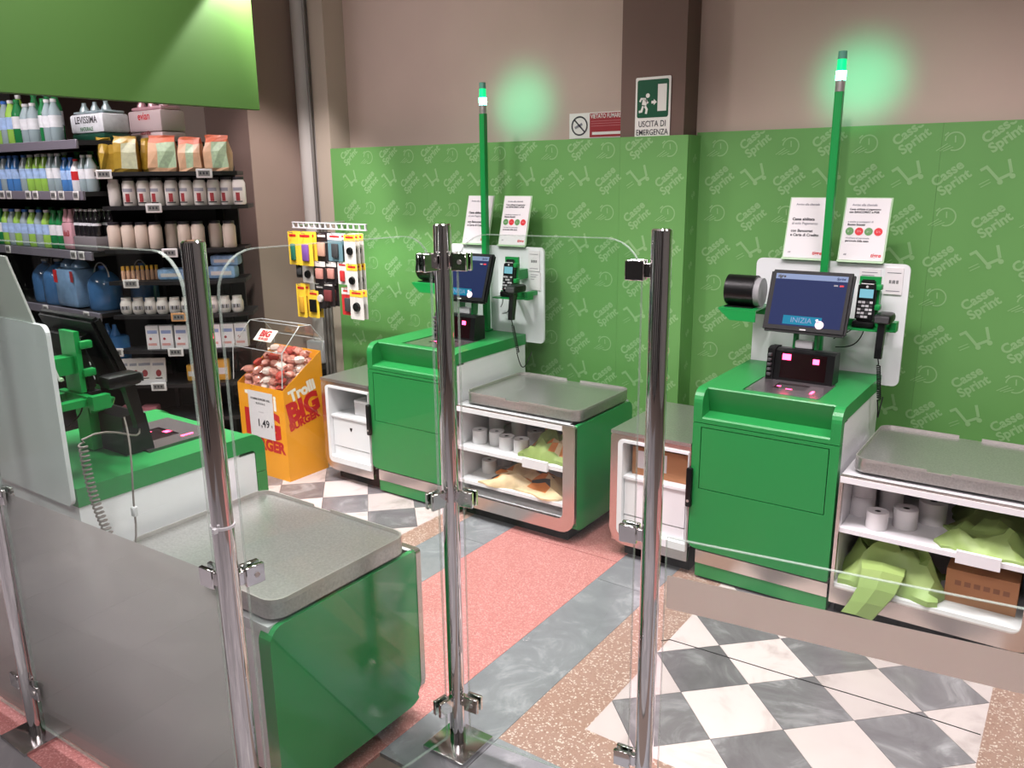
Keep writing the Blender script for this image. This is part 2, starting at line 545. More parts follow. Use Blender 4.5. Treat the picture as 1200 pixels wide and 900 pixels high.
def clip(pts, x0, x1, y0, y1):
    def cut(ps, inside, inter):
        out = []
        for i, p in enumerate(ps):
            q = ps[i-1]
            if inside(p):
                if not inside(q): out.append(inter(q, p))
                out.append(p)
            elif inside(q): out.append(inter(q, p))
        return out
    def ix(X): return lambda q, p: (X, q[1]+(p[1]-q[1])*(X-q[0])/(p[0]-q[0]))
    def iy(Y): return lambda q, p: (q[0]+(p[0]-q[0])*(Y-q[1])/(p[1]-q[1]), Y)
    for ins, it in ((lambda p: p[0] >= x0-1e-9, ix(x0)), (lambda p: p[0] <= x1+1e-9, ix(x1)), (lambda p: p[1] >= y0-1e-9, iy(y0)), (lambda p: p[1] <= y1+1e-9, iy(y1))):
        if len(pts) < 3: return []
        pts = cut(pts, ins, it)
    return pts

def checker(x0, x1, y0, y1, cx, cy, h):
    """diamond tiles of half diagonal h; grey where i+j even column"""
    rng = range(-12, 13)
    for i in rng:
        for j in rng:
            if (i+j) % 2: continue
            X = cx+i*h; Y = cy+j*h
            g = h-GAP
            p = clip([(X-g, Y), (X, Y-g), (X+g, Y), (X, Y+g)], x0, x1, y0, y1)
            if len(p) < 3: continue
            ar = abs(sum(p[k-1][0]*p[k][1]-p[k][0]*p[k-1][1] for k in range(len(p))))/2
            if ar < 1e-4: continue
            dark = (i % 2 == 0)
            slab('floor_tile', p, MGREY if dark else MWHITE)

H_ = 0.1668
checker(-1.08, -0.08, 1.895, 3.23, -0.915, 2.40, H_)          # right tiled field
checker(-3.84, -2.51, 1.895, 3.4, -3.011, 2.735, H_)          # left tiled field, by the display box
# grey marble strips, brown and red terrazzo
def strip_x(name, x0, x1, y0, y1, m, step):
    x = x0
    while x < x1-1e-6:
        e = min(x+step, x1)
        if x1-e < 0.12: e = x1
        slab(name, [(x+GAP, y0), (e-GAP, y0), (e-GAP, y1), (x+GAP, y1)], m); x = e
def strip_y(name, x0, x1, y0, y1, m, step):
    y = y0
    while y < y1-1e-6:
        e = min(y+step, y1)
        if y1-e < 0.12: e = y1
        slab(name, [(x0+GAP, y+GAP), (x1-GAP, y+GAP), (x1-GAP, e-GAP), (x0+GAP, e-GAP)], m); y = e
strip_y('marble_strip', -1.53, -1.277, 1.46, 3.6, MSTRIP, 1.3)
strip_y('marble_strip', -2.373, -2.12, 1.46, 3.6, MSTRIP, 1.3)
slab('terrazzo_strip', [(-1.277, 1.71), (-1.08, 1.895), (-1.08, 3.23), (-1.277, 3.23)], TBROWN)
slab('terrazzo_strip', [(-1.277, 1.71), (0.12, 1.71), (-0.08, 1.895), (-1.08, 1.895)], TBROWN)
slab('terrazzo_strip', [(-0.08, 1.895), (0.12, 1.71), (0.12, 3.23), (-0.08, 3.23)], TBROWN)
slab('terrazzo_strip', [(-1.277, 3.23), (0.12, 3.23), (0.12, 3.6), (-1.277, 3.6)], TBROWN)
slab('terrazzo_strip', [(-2.51, 1.71), (-2.373, 1.71), (-2.373, 3.4), (-2.51, 3.4)], TBROWN)
slab('terrazzo_strip', [(-4.0, 1.71), (-2.51, 1.71), (-2.51, 1.895), (-4.0, 1.895)], TBROWN)
slab('terrazzo_strip', [(-4.0, 1.895), (-3.84, 1.895), (-3.84, 3.4), (-4.0, 3.4)], TBROWN)
slab('terrazzo_strip', [(-4.0, 3.4), (-2.373, 3.4), (-2.373, 3.6), (-4.0, 3.6)], TBROWN)
slab('terrazzo_field', [(-2.12, 1.30), (-1.53, 1.30), (-1.53, 2.94), (-2.12, 2.94)], TRED)
slab('terrazzo_field', [(-2.12, 2.944), (-1.53, 2.944), (-1.53, 3.75), (-2.12, 3.75)], TRED)
slab('terrazzo_field', [(-4.0, 0.86), (-1.53, 0.86), (-1.53, 1.30), (-4.0, 1.30)], TRED)
strip_x('marble_strip', -1.277, 0.4, 1.46, 1.71, MSTRIP, 1.1)
strip_x('marble_strip', -4.0, -2.12, 1.46, 1.71, MSTRIP, 1.1)
slab('terrazzo_field', [(-4.0, 1.30), (-2.12, 1.30), (-2.12, 1.46), (-4.0, 1.46)], TRED)
strip_y('marble_strip', 0.12, 0.40, 1.71, 3.9, MSTRIP, 1.3)
slab('terrazzo_field', [(0.40, 1.46), (1.6, 1.46), (1.6, 3.9), (0.40, 3.9)], TRED)
slab('terrazzo_strip', [(-1.277, 3.602), (0.12, 3.602), (0.12, 3.9), (-1.277, 3.9)], TBROWN)
# plain grey tiles of the passage in front of the barrier
for i in range(-10, 6):
    for j in range(-3, 5):
        xa = -1.53+i*0.36; ya = 0.86-0.36*4+j*0.36
        xb, yb = xa+0.36, ya+0.36
        if yb > 1.46+1e-6: yb = 1.46
        if xa < -1.53-1e-6 and ya > 0.86-1e-3: continue
        if ya >= 1.46-1e-6: continue
        slab('floor_tile', [(xa+GAP, ya+GAP), (xb-GAP, ya+GAP), (xb-GAP, yb-GAP), (xa+GAP, yb-GAP)], MOUT)
# an old crack across the tiled field
MB().tube([(-1.10, 2.475, 0.0), (-1.076, 2.50, 0.0), (-0.95, 2.506, 0), (-0.722, 2.516, 0), (-0.45, 2.532, 0), (-0.279, 2.541, 0), (-0.085, 2.543, 0)], 0.0022, BLACKM, 5).build('floor_crack', floor)

# ---------------------------------------------------------------- walls
YL, YR = 3.75, 3.90            # faces of the left and right green cladding
wall_back = MB().box(-4.4, 3.2, 3.93, 4.05, -0.01, 3.4, BROWN).build('wall_back'); tag(wall_back, kind='structure')
wall_left = MB().box(-4.52, -4.4, 3.41, 4.05, -0.01, 3.4, PILASTER).build('wall_left'); tag(wall_left, kind='structure')
pil = MB().box(-4.83, -4.401, 3.405, 3.95, -0.01, 3.4, DARKBROWN).build('trim_1'); tag(pil, kind='structure')  # pilaster, its shade put into the colour by the darker plaster
wall_far = MB().box(-10, -4.7, 4.6, 4.72, -0.01, 3.4, DARKBROWN).build('wall_far'); tag(wall_far, kind='structure')
pil2 = MB().box(-6.2, -5.55, 4.0, 4.6, -0.01, 3.4, BROWN).build('trim_2'); tag(pil2, kind='structure')
column = MB().box(-2.0, -1.665, 3.776, 3.94, -0.01, 3.4, DARKBROWN).build('wall_column'); tag(column, kind='structure')
ceiling = MB().box(-10, 3.2, -2.6, 4.8, 3.4, 3.5, CEIL).build('ceiling'); tag(ceiling, kind='structure')
wf = MB().box(-10, 3.2, -2.7, -2.6, -0.01, 3.4, DARKROOM).build('wall_front'); tag(wf, kind='structure')
wr = MB().box(3.2, 3.3, -2.6, 4.0, -0.01, 3.4, DARKROOM).build('wall_right'); tag(wr, kind='structure')
wl = MB().box(-10.1, -10, -2.6, 4.8, -0.01, 3.4, DARKROOM).build('wall_outer'); tag(wl, kind='structure')
bstrip = MB().box(-4.19, -4.055, 3.76, 3.94, -0.01, 3.4, BEIGE).build('trim_3'); tag(bstrip, kind='structure')

# --- green cladding with its printed pattern
def motif_text(mb, mtx):
    mb.mesh(text_data('Casse\nSprint', 0.055, 0.0018), mtx, PRINT)
def motif_cart(mb, mtx):
    s = 0.062
    for st, w in (([(-1.0, 0.28), (-0.66, 0.50), (0.08, -0.30), (0.80, 0.10)], 0.0115), ([(0.78, 0.13), (0.55, 0.98)], 0.0115)):
        mb.mesh(stroke([(a*s, b*s) for a, b in st], w), mtx, PRINT)
    for cx, cy in ((0.20, -0.46), (0.86, -0.08)):
        vs, fs = disc(0.0105, 10); mb.mesh(([(x+cx*s, y+cy*s, z+0.0001) for x, y, z in vs], fs), mtx, PRINT)
    for k in range(2):
        mb.mesh(stroke([((-0.98+0.1*k)*s, (-0.62-0.18*k)*s), ((-0.42+0.1*k)*s, (-0.28-0.18*k)*s)], 0.003), mtx, PRINT)
def motif_watch(mb, mtx):
    n = 22; a0 = math.radians(-110); a1 = math.radians(175)
    pts = [(0.036*math.cos(a0+(a1-a0)*i/n), 0.036*math.sin(a0+(a1-a0)*i/n)) for i in range(n+1)]
    mb.mesh(stroke(pts, 0.0055), mtx, PRINT)
    mb.mesh(stroke([(0.002, -0.004), (0.0, 0.022)], 0.005), mtx, PRINT)
    mb.mesh(stroke([(-0.040, 0.024), (-0.026, 0.036)], 0.006), mtx, PRINT)
    for k in range(3):
        mb.mesh(stroke([(-0.066+0.013*k, -0.036-0.001*k), (-0.026+0.011*k, -0.008-0.007*k)], 0.0032), mtx, PRINT)

def cladding(name, x0, x1, y, xt, x_off, ztop, seams):
    edges = [x0]+seams+[x1]
    root = None
    for a, b in zip(edges[:-1], edges[1:]):
        mb = MB().box(a+0.0004, b-0.0004, y, y+0.02, 0.002, ztop, WALLGREEN)
        if root is None:
            root = mb.build(name); tag(root, kind='structure')
        else:
            mb.build('wall_panel', root)
    pr = MB()
    h = 0.1667
    z = 1.80; row = 0
    while z > 0.1:
        zz = z
        k = -30
        while k < 30:
            xa = xt+2*h*k+(0 if row % 2 == 0 else -h)
            xb = xt+2*h*k+(-h if row % 2 == 0 else 0)
            for typ, xx in (('t', xa), ('o', xb)):
                if xx < x0+0.08 or xx > x1-0.075: continue
                if typ == 't': motif_text(pr, face_front(xx, y-0.0012, zz-0.012, math.radians(39)))
                elif row % 2 == 0:
                    motif_watch(pr, face_front(xx, y-0.0012, zz, 0)) if zz < 1.79 else motif_watch(pr, face_front(xx, y-0.0012, zz-0.035, 0))
                else: motif_cart(pr, face_front(xx, y-0.0012, zz, 0))
            k += 1
        z -= 0.1695; row += 1
    keep = [i for i, f in enumerate(pr.f) if max(pr.v[k][2] for k in f) < ztop-0.003]
    pr.f = [pr.f[i] for i in keep]; pr.m = [pr.m[i] for i in keep]; pr.smooth = [pr.smooth[i] for i in keep]
    pr.build('printed_pattern', root, merge=False)
    return root
cladding('wall_cladding_left', -4.05, -1.628, YL, -2.219, 0, 1.825, [-3.25, -1.985])
cr = cladding('wall_cladding_right', -1.648, 3.2, YR, -1.36, 0, 1.84, [-0.575, 0.55, 1.9])
ret = MB().box(-1.648, -1.628, YL+0.021, YR-0.001, 0.002, 1.825, WALLGREEN)
retp = ret.build('wall_panel', cr)
rp = MB()
for i in range(10):
    zz = 1.72-0.1695*i
    rp.mesh(text_data(('nt', 'se')[i % 2], 0.05, 0.0015), face_right(-1.6268, 3.83, zz, math.radians(39)), PRINT)
rp.build('printed_pattern', retp, merge=False)

# unseen dark panels added behind the viewer, to stripe the chrome reflections
for i in range(9):
    q = MB().box(-9.4+1.4*i, -8.5+1.4*i, -2.6, -2.5, 0, 3.0, mat('dark_reflection_panel', (30, 28, 28), 0.6)).build('trim_%d' % (4+i)); tag(q, kind='structure')
# --- pipe and conduits in the corner
p = thing('drain_pipe', 'thick pale grey vertical pipe in the corner beside the green wall', 'pipe', (-4.30, 3.80, 0))
MB().cyl((0, 0, 0.42), (0, 0, 3.4), 0.062, PIPEGREY, 24).build('pipe_body', p)
MB().cyl((0, 0, 0.0), (0, 0, 0.42), 0.05, BLACKM, 20).build('pipe_foot', p)
MB().rbox(-0.075, 0.085, -0.085, 0.07, 0.41, 0.56, 0.012, LGREY).build('pipe_box', p)
MB().cyl((0, 0, 0.36), (0, 0, 0.42), 0.066, DARKGREY, 20).build('pipe_ring', p)
for k in range(3):
    c = thing('conduit', ['thin grey conduit next to the thick corner pipe', 'middle thin grey conduit of three beside the corner pipe', 'thin grey conduit nearest the green wall panels'][k], 'conduit', (-4.195+0.034*k, 3.735, 0), 0, 'conduits in the corner')
    MB().cyl((0, 0, 0), (0, 0, 3.4 if k == 0 else 1.36), 0.010, CONDUIT, 10).build('conduit_body', c)
    MB().box(-0.013, 0.013, -0.011, 0.012, 0.9, 0.92, LGREY).build('clip', c)

# --- hanging green board, top left
hb = thing('hanging_board', 'large plain green hanging board above the drinks shelves', 'board', (-3.4, 1.0, 1.968))
MB().rbox(-0.035, 0.0, -1.6, 1.712, 0.0, 1.3, 0.003, mat('board_green', (58, 94, 36), 0.5), 1).build('board_panel', hb)
for yy in (-1.2, 0.0, 1.4):
    MB().cyl((-0.018, yy, 1.3), (-0.018, yy, 1.432), 0.006, STEEL, 8).build('hanger_rod', hb)

# --- signs
es = thing('exit_sign', 'green and white USCITA DI EMERGENZA sign on the brown column', 'sign', (-1.826, 3.774, 1.80))
MB().prism(rrect(-0.092, 0.092, 0, 0.297, 0.008), 'y', -0.004, 0.0, mat('sign_white', (222, 220, 214), 0.5)).build('sign_plate', es)
MB().prism(rrect(-0.082, 0.082, 0.112, 0.285, 0.010), 'y', -0.0050, -0.0041, SIGNGREEN).build('pictogram_field', es)
pg = MB()
SW = MATS['sign_white']
mf = face_front(0, -0.0056, 0)
pg.mesh(rect(0.026, 0.072, 0.140, 0.262), mf, SW)
pg.mesh(poly([(-0.006, 0.176), (0.006, 0.176), (0.006, 0.168), (0.022, 0.182), (0.006, 0.196), (0.006, 0.188), (-0.006, 0.188)]), mf, SW)
vs, fs = disc(0.0105, 14); pg.mesh(([(x-0.026, y+0.213, 0) for x, y, z in vs], fs), mf, SW)
pg.mesh(stroke([(-0.040, 0.196), (-0.045, 0.170)], 0.024), mf, SW)
pg.mesh(stroke([(-0.036, 0.198), (-0.060, 0.200), (-0.068, 0.186)], 0.009), mf, SW)
pg.mesh(stroke([(-0.036, 0.192), (-0.024, 0.178)], 0.009), mf, SW)
pg.mesh(stroke([(-0.040, 0.166), (-0.030, 0.150), (-0.034, 0.130)], 0.011), mf, SW)
pg.mesh(stroke([(-0.050, 0.166), (-0.058, 0.142), (-0.072, 0.140)], 0.011), mf, SW)
pg.build('pictogram', es, merge=False)
lt = MB()
SX = Matrix.Scale(0.78, 4, (1, 0, 0))
lt.mesh(text_data('USCITA DI', 0.040, 0.0003), face_front(0, -0.0056, 0.082) @ SX, INK)
lt.mesh(text_data('EMERGENZA', 0.038, 0.0003), face_front(0, -0.0056, 0.043) @ SX, INK)
lt.build('lettering', es, merge=False)

ns = thing('no_smoking_sign', 'red and white VIETATO FUMARE no smoking sign beside the column', 'sign', (-2.19, 3.928, 1.835))
MB().box(-0.195, 0.195, -0.004, 0, 0, 0.128, SW).build('sign_plate', ns)
MB().box(-0.07, 0.19, -0.0048, -0.0041, 0.004, 0.124, DARKRED).build('red_field', ns)
q = MB()
mf = face_front(0, -0.0054, 0)
vs, fs = disc(0.050, 26, 0.042); q.mesh(([(x-0.132, y+0.064, 0) for x, y, z in vs], fs), mf, INK)
q.mesh(stroke([(-0.163, 0.095), (-0.101, 0.033)], 0.008), mf, INK)
q.mesh(stroke([(-0.16, 0.054), (-0.115, 0.074)], 0.012), mf, PALEINK)
q.build('prohibition_ring', ns, merge=False)
q = MB()
q.mesh(text_data('VIETATO FUMARE', 0.031, 0.0004, 'LEFT'), face_front(-0.064, -0.0054, 0.108) @ Matrix.Scale(0.72, 4, (1, 0, 0)), SW)
for k in range(3):
    q.mesh(rect(-0.062, 0.17, 0.083-0.012*k, 0.085-0.012*k), mf, mat('sign_pink', (196, 120, 124), 0.5))
q.mesh(rect(-0.055, 0.16, 0.016, 0.030), mf, SW)
q.build('lettering', ns, merge=False)
# ---------------------------------------------------------------- self-checkout stations
# local frame of a station: x to the right along its front, y from the front to the back, z up
def counter(X0, Y0, flip, label, latch=True):
    t = thing('checkout_counter', label, 'counter', (X0, Y0, 0), 0, 'green self-checkout counters')
    W = 0.565
    n = lambda: MB(flip)
    # green shell: slab on top and front in one bent sheet with a rounded nose, arms left and right of the recess
    def nose(d0, zlow):
        R = 0.055
        pts = [(d0, zlow), (d0, 0.82-R)]
        for k in range(1, 7):
            a = PI-0.5*PI*k/6
            pts.append((d0+R+R*math.cos(a), 0.82-R+R*math.sin(a)))
        return pts
    outer = nose(0.0, 0.685)
    full = outer+[(0.635, 0.82), (0.635, 0.765), (0.05, 0.765), (0.04, 0.755), (0.04, 0.685)]
    sh = n()
    deep = outer+[(0.635, 0.82), (0.635, 0.765), (0.1004, 0.765), (0.1004, 0.685)]
    sh.prism(full, 'x', 0.0, 0.0278, GREEN, False)
    sh.prism(deep, 'x', 0.028, 0.036, GREEN, False)
    sh.prism(deep, 'x', W-0.036, W-0.028, GREEN, False)
    sh.prism(full, 'x', W-0.0278, W, GREEN, False)
    # middle: top starts at the recess wall
    mid = [(0.080, 0.716), (0.050, 0.815), (0.054, 0.82), (0.09, 0.82), (0.098, 0.80), (0.100, 0.685), (0.0, 0.685), (0.0, 0.702), (0.006, 0.708)]
    sh.prism(mid, 'x', 0.0362, W-0.0362, GREEN, False)
    # top plate with the scanner well left open
    px0, px1, py0, py1 = 0.160, 0.450, 0.085, 0.345
    sh.box(0.0362, px0, 0.0902, 0.635, 0.765, 0.82, GREEN)
    sh.box(px1, W-0.0362, 0.0902, 0.635, 0.765, 0.82, GREEN)
    sh.box(px0, px1, py1, 0.635, 0.765, 0.82, GREEN)
    sh.box(px0, px1, 0.0902, py1, 0.765, 0.80, GREEN)
    sh.build('top_shell', t)
    # front: door frame, cash hatch in it
    fr = n()
    fr.frame(rrect(0.0, W, 0.14, 0.682, (0.03, 0.012, 0.001, 0.001)), rrect(0.034, 0.531, 0.405, 0.668, 0.002), 'y', 0.0, 0.040, GREEN)
    fr.build('front_door', t)
    n().prism(rrect(0.0372, 0.5278, 0.4082, 0.6648, 0.002), 'y', 0.001, 0.022, GREEN).build('front_hatch', t)
    n().box(0.0345, 0.5305, 0.0225, 0.03, 0.4055, 0.6675, BLACKM).build('door_backing', t)
    # carcass with white sides
    b = n()
    b.box(0.006, W-0.004, 0.0405, 0.633, 0.13, 0.6845, WHITE)
    b.box(0.006, W-0.004, 0.1005, 0.633, 0.6847, 0.7645, WHITE)
    b.box(0.006, 0.0277, 0.0405, 0.1004, 0.6847, 0.754, WHITE)
    b.box(W-0.0277, W-0.004, 0.0405, 0.1004, 0.6847, 0.754, WHITE)
    b.build('carcass', t)
    n().box(0.03, W-0.001, 0.012, 0.62, 0.072, 0.129, TRIM).build('plinth_strip', t)
    n().box(0.03, W-0.001, 0.016, 0.62, 0.012, 0.0715, GREEN).build('plinth', t)
    n().box(0.04, W-0.02, 0.03, 0.60, 0.0, 0.0118, BLACKM).build('foot', t)
    l = n().rbox(-0.013, 0.012, -0.022, 0.0005, 0.322, 0.49, 0.006, BLACK).build('latch', t)
    n().cyl((0.0, -0.0225, 0.35), (0.0, -0.0245, 0.35), 0.006, STEEL, 12).build('lock', l)
    return t

def backboard(X0, Y0, flip, du, label):
    t = thing('equipment_panel', label, 'panel', (X0, Y0, 0), 0, 'white equipment panels')
    n = lambda: MB(flip)
    v = 0.645
    n().prism(rrect(du, du+0.63, 0.775, 1.283, 0.026, 6), 'y', v, v+0.012, WHITEG).build('panel_board', t)
    # green carriers
    a = n()
    a.box(du+0.43, du+0.60, 0.535, 0.555, 1.030, 1.062, GREEN_METAL)
    a.box(du+0.598, du+0.622, 0.505, 0.556, 1.026, 1.066, GREEN_METAL)
    a.box(du+0.44, du+0.47, 0.5551, v, 1.036, 1.056, GREEN_METAL)
    a.box(du+0.56, du+0.59, 0.5551, v, 1.036, 1.056, GREEN_METAL)
    a.prism([(du+0.43, 0.46), (du+0.56, 0.46), (du+0.62, 0.50), (du+0.62, 0.5345), (du+0.43, 0.5345)], 'z', 1.030, 1.036, GREEN_METAL)
    a.build('carrier_arm', t)
    c = n()
    c.box(du+0.465, du+0.545, 0.53, 0.545, 1.065, 1.24, GREEN_METAL)
    c.box(du+0.478, du+0.53, 0.5451, v, 1.12, 1.17, GREEN_METAL)
    for zz in (1.19, 1.11):
        c.rbox(du+0.535, du+0.556, 0.50, 0.535, zz, zz+0.022, 0.004, GREEN_METAL)
    c.build('terminal_bracket', t)
    d = n()
    d.prism([(du-0.075, 0.40), (du+0.09, 0.40), (du+0.09, 0.60), (du-0.04, 0.60), (du-0.075, 0.56)], 'z', 1.080, 1.086, GREEN_METAL)
    d.prism([(du-0.075, 1.0795), (du+0.09, 1.0795), (du+0.09, 1.035), (du-0.02, 1.035)], 'y', 0.40, 0.406, GREEN_METAL)
    d.box(du+0.02, du+0.09, 0.56, v, 1.045, 1.0795, GREEN_METAL)
    d.build('printer_bracket', t)
    # papers taped to the panel
    for i, (a0, a1, z0, z1) in enumerate(((0.537, 0.606, 1.160, 1.268), (0.540, 0.610, 1.06, 1.155) if X0 < -2 else (0.437, 0.520, 1.205, 1.258))):
        pp = n().box(du+a0, du+a1, v-0.006, v-0.0005, z0, z1, WHITEPAPER).build('paper_label', t)
        q = MB(flip)
        if i == 0:
            for k in range(12):
                if k % 5 != 3: q.mesh(rect(du+a0+0.018+0.0030*k, du+a0+0.0198+0.0030*k, (z0+z1)/2-0.010, (z0+z1)/2+0.004), face_front(0, v-0.0066, 0), INK)
            for zz in (z0+0.012, z1-0.022):
                q.mesh(rect(du+a0+0.008, du+a1-0.008, zz, zz+0.003), face_front(0, v-0.0066, 0), PALEINK)
        else:
            for k in range(3):
                q.mesh(rect(du+a0+0.01, du+a1-0.012*(k+1), z1-0.015-0.012*k, z1-0.012-0.012*k), face_front(0, v-0.0066, 0), PALEINK)
        q.build('print', pp, merge=False)
    return t

def beacon(X0, Y0, flip, u, label):
    v = 0.607
    t = thing('signal_light', label, 'lamp', (X0+u, Y0+(-v if flip else v), 0.82), 0, 'green signal lights')
    r = 0.016
    MB().prism(rrect(-r, r, -r, r, 0.004, 3), 'z', 0.0, 1.14, GREEN_METAL).build('pole', t)
    MB().rbox(-0.028, 0.028, -0.024, 0.020, 0.0, 0.012, 0.003, GREEN_METAL).build('base_plate', t)
    MB().cyl((0, 0, 1.14), (0, 0, 1.183), 0.0185, STEEL, 20).build('collar', t)
    MB().cyl((0, 0, 1.1835), (0, 0, 1.218), 0.0195, LAMP_HOT, 20).build('lit_segment', t)
    MB().cyl((0, 0, 1.2182), (0, 0, 1.262), 0.0185, LAMP_MID, 20, 0.0175).build('lens', t)
    l = bpy.data.lights.new('beacon_glow', 'SPOT'); l.color = (0.0, 1.0, 0.48); l.energy = 8.0; l.shadow_soft_size = 0.01
    l.spot_size = math.radians(86); l.spot_blend = 1.0
    lo = bpy.data.objects.new('beacon_glow', l); COL.objects.link(lo); lo.parent = t; lo.location = (0.0, 0.022, 1.205); lo.rotation_euler = (PI/2, 0, 0)
    MB().cyl((0, 0, 1.2622), (0, 0, 1.292), 0.0175, LAMP_CLEAR, 20, 0.0165).build('cap', t)
    return t

def sign_holder(X0, Y0, flip, u0, u1, kind, label, z0=1.286, v=0.635, tilt=15, ln=0.268):
    uc = (u0+u1)/2; w = (u1-u0)/2
    t = thing('sign_holder', label, 'sign holder', (X0+uc, Y0+(-v if flip else v), z0), 0, 'tilted sheet holders')
    T = Matrix.Rotation(-math.radians(tilt), 4, 'X')
    def slabm(name, x0, x1, y0, y1, za, zb, m, parent=t):
        o = MB(flip)
        bm = bmesh.new(); bmesh.ops.create_cube(bm, size=1)
        for q in bm.verts:
            q.co = T @ Vector(((x0+x1)/2+q.co.x*(x1-x0), (y0+y1)/2+q.co.y*(y1-y0), (za+zb)/2+q.co.z*(zb-za)))
        o.from_bm(bm, m); bm.free()
        return o.build(name, parent)
    slabm('acrylic_back', -w, w, 0.003, 0.007, 0, ln, mat('acrylic_pale', (206, 210, 204), 0.25) if flip else ACRYLGREEN)
    slabm('acrylic_lip', -w, w, -0.007, 0.0025, -0.004, 0.004, ACRYLGREEN)
    sh = slabm('paper_sheet', -w+0.006, w-0.006, -0.001, 0.0015, 0.006, ln-0.004, WHITEPAPER)
    q = MB(flip)
    base = T @ Matrix.Translation((0, -0.0018, 0)) @ Matrix.Rotation(PI/2, 4, 'X')
    def tx(s, x, z, size, m, bold=0.0004, align='LEFT', shear=0.0):
        q.mesh(text_data(s, size, bold, align, shear), base @ Matrix.Translation((x, z, 0)), m)
    tx('Avviso alla clientela', -w+0.03, ln-0.032, 0.0125, PALEINK, 0.0003)
    if kind == 'card':
        tx('Cassa abilitata', -w+0.022, 0.172, 0.0165, INK, 0.0006)
        tx('al solo Pagamento', -w+0.022, 0.154, 0.0150, PALEINK, 0.0002)
        tx('con Bancomat', -w+0.022, 0.122, 0.0160, INK, 0.0005)
        tx('e Carta di Credito', -w+0.022, 0.104, 0.0160, INK, 0.0005)
    else:
        tx('Cassa abilitata al pagamento', -w+0.022, 0.218, 0.0108, INK, 0.0003)
        tx('con BANCOMAT e POS', -w+0.022, 0.206, 0.0115, INK, 0.0005)
        tx('e anche ai possessori di', -w+0.022, 0.166, 0.0105, PALEINK, 0.0002)
        tx('Buono Sconto', -w+0.022, 0.154, 0.0120, INK, 0.0005)
        for k in range(4):
            vs, fs = disc(0.0165, 18)
            q.mesh((vs, fs), base @ Matrix.Translation((-w+0.034+0.0375*k, 0.126, 0)), (DOTGREEN, RED)[k % 2])
            tx('25%', -w+0.034+0.0375*k, 0.1255, 0.010, WHITEPAPER, 0.0001, 'CENTER')
        tx('rivolgersi al personale', -w+0.022, 0.098, 0.0105, PALEINK, 0.0002)
        tx('personale della cassa', -w+0.022, 0.086, 0.0110, INK, 0.0003)
    tx('tigre', w-0.055, 0.028, 0.022, RED, 0.0005, 'LEFT', 0.2)
    tx('cs', -w+0.022, 0.030, 0.014, PALEINK, 0.0003, 'LEFT', 0.3)
    if not flip: q.v = [(x, y-0.0003, z) for x, y, z in q.v]
    q.build('lettering', sh, merge=False)
    # foot clip on the panel edge
    MB(flip).box(-0.02, 0.02, 0.012, 0.020, -0.05, 0.016, ACRYLGREEN).build('clip', t)
    return t

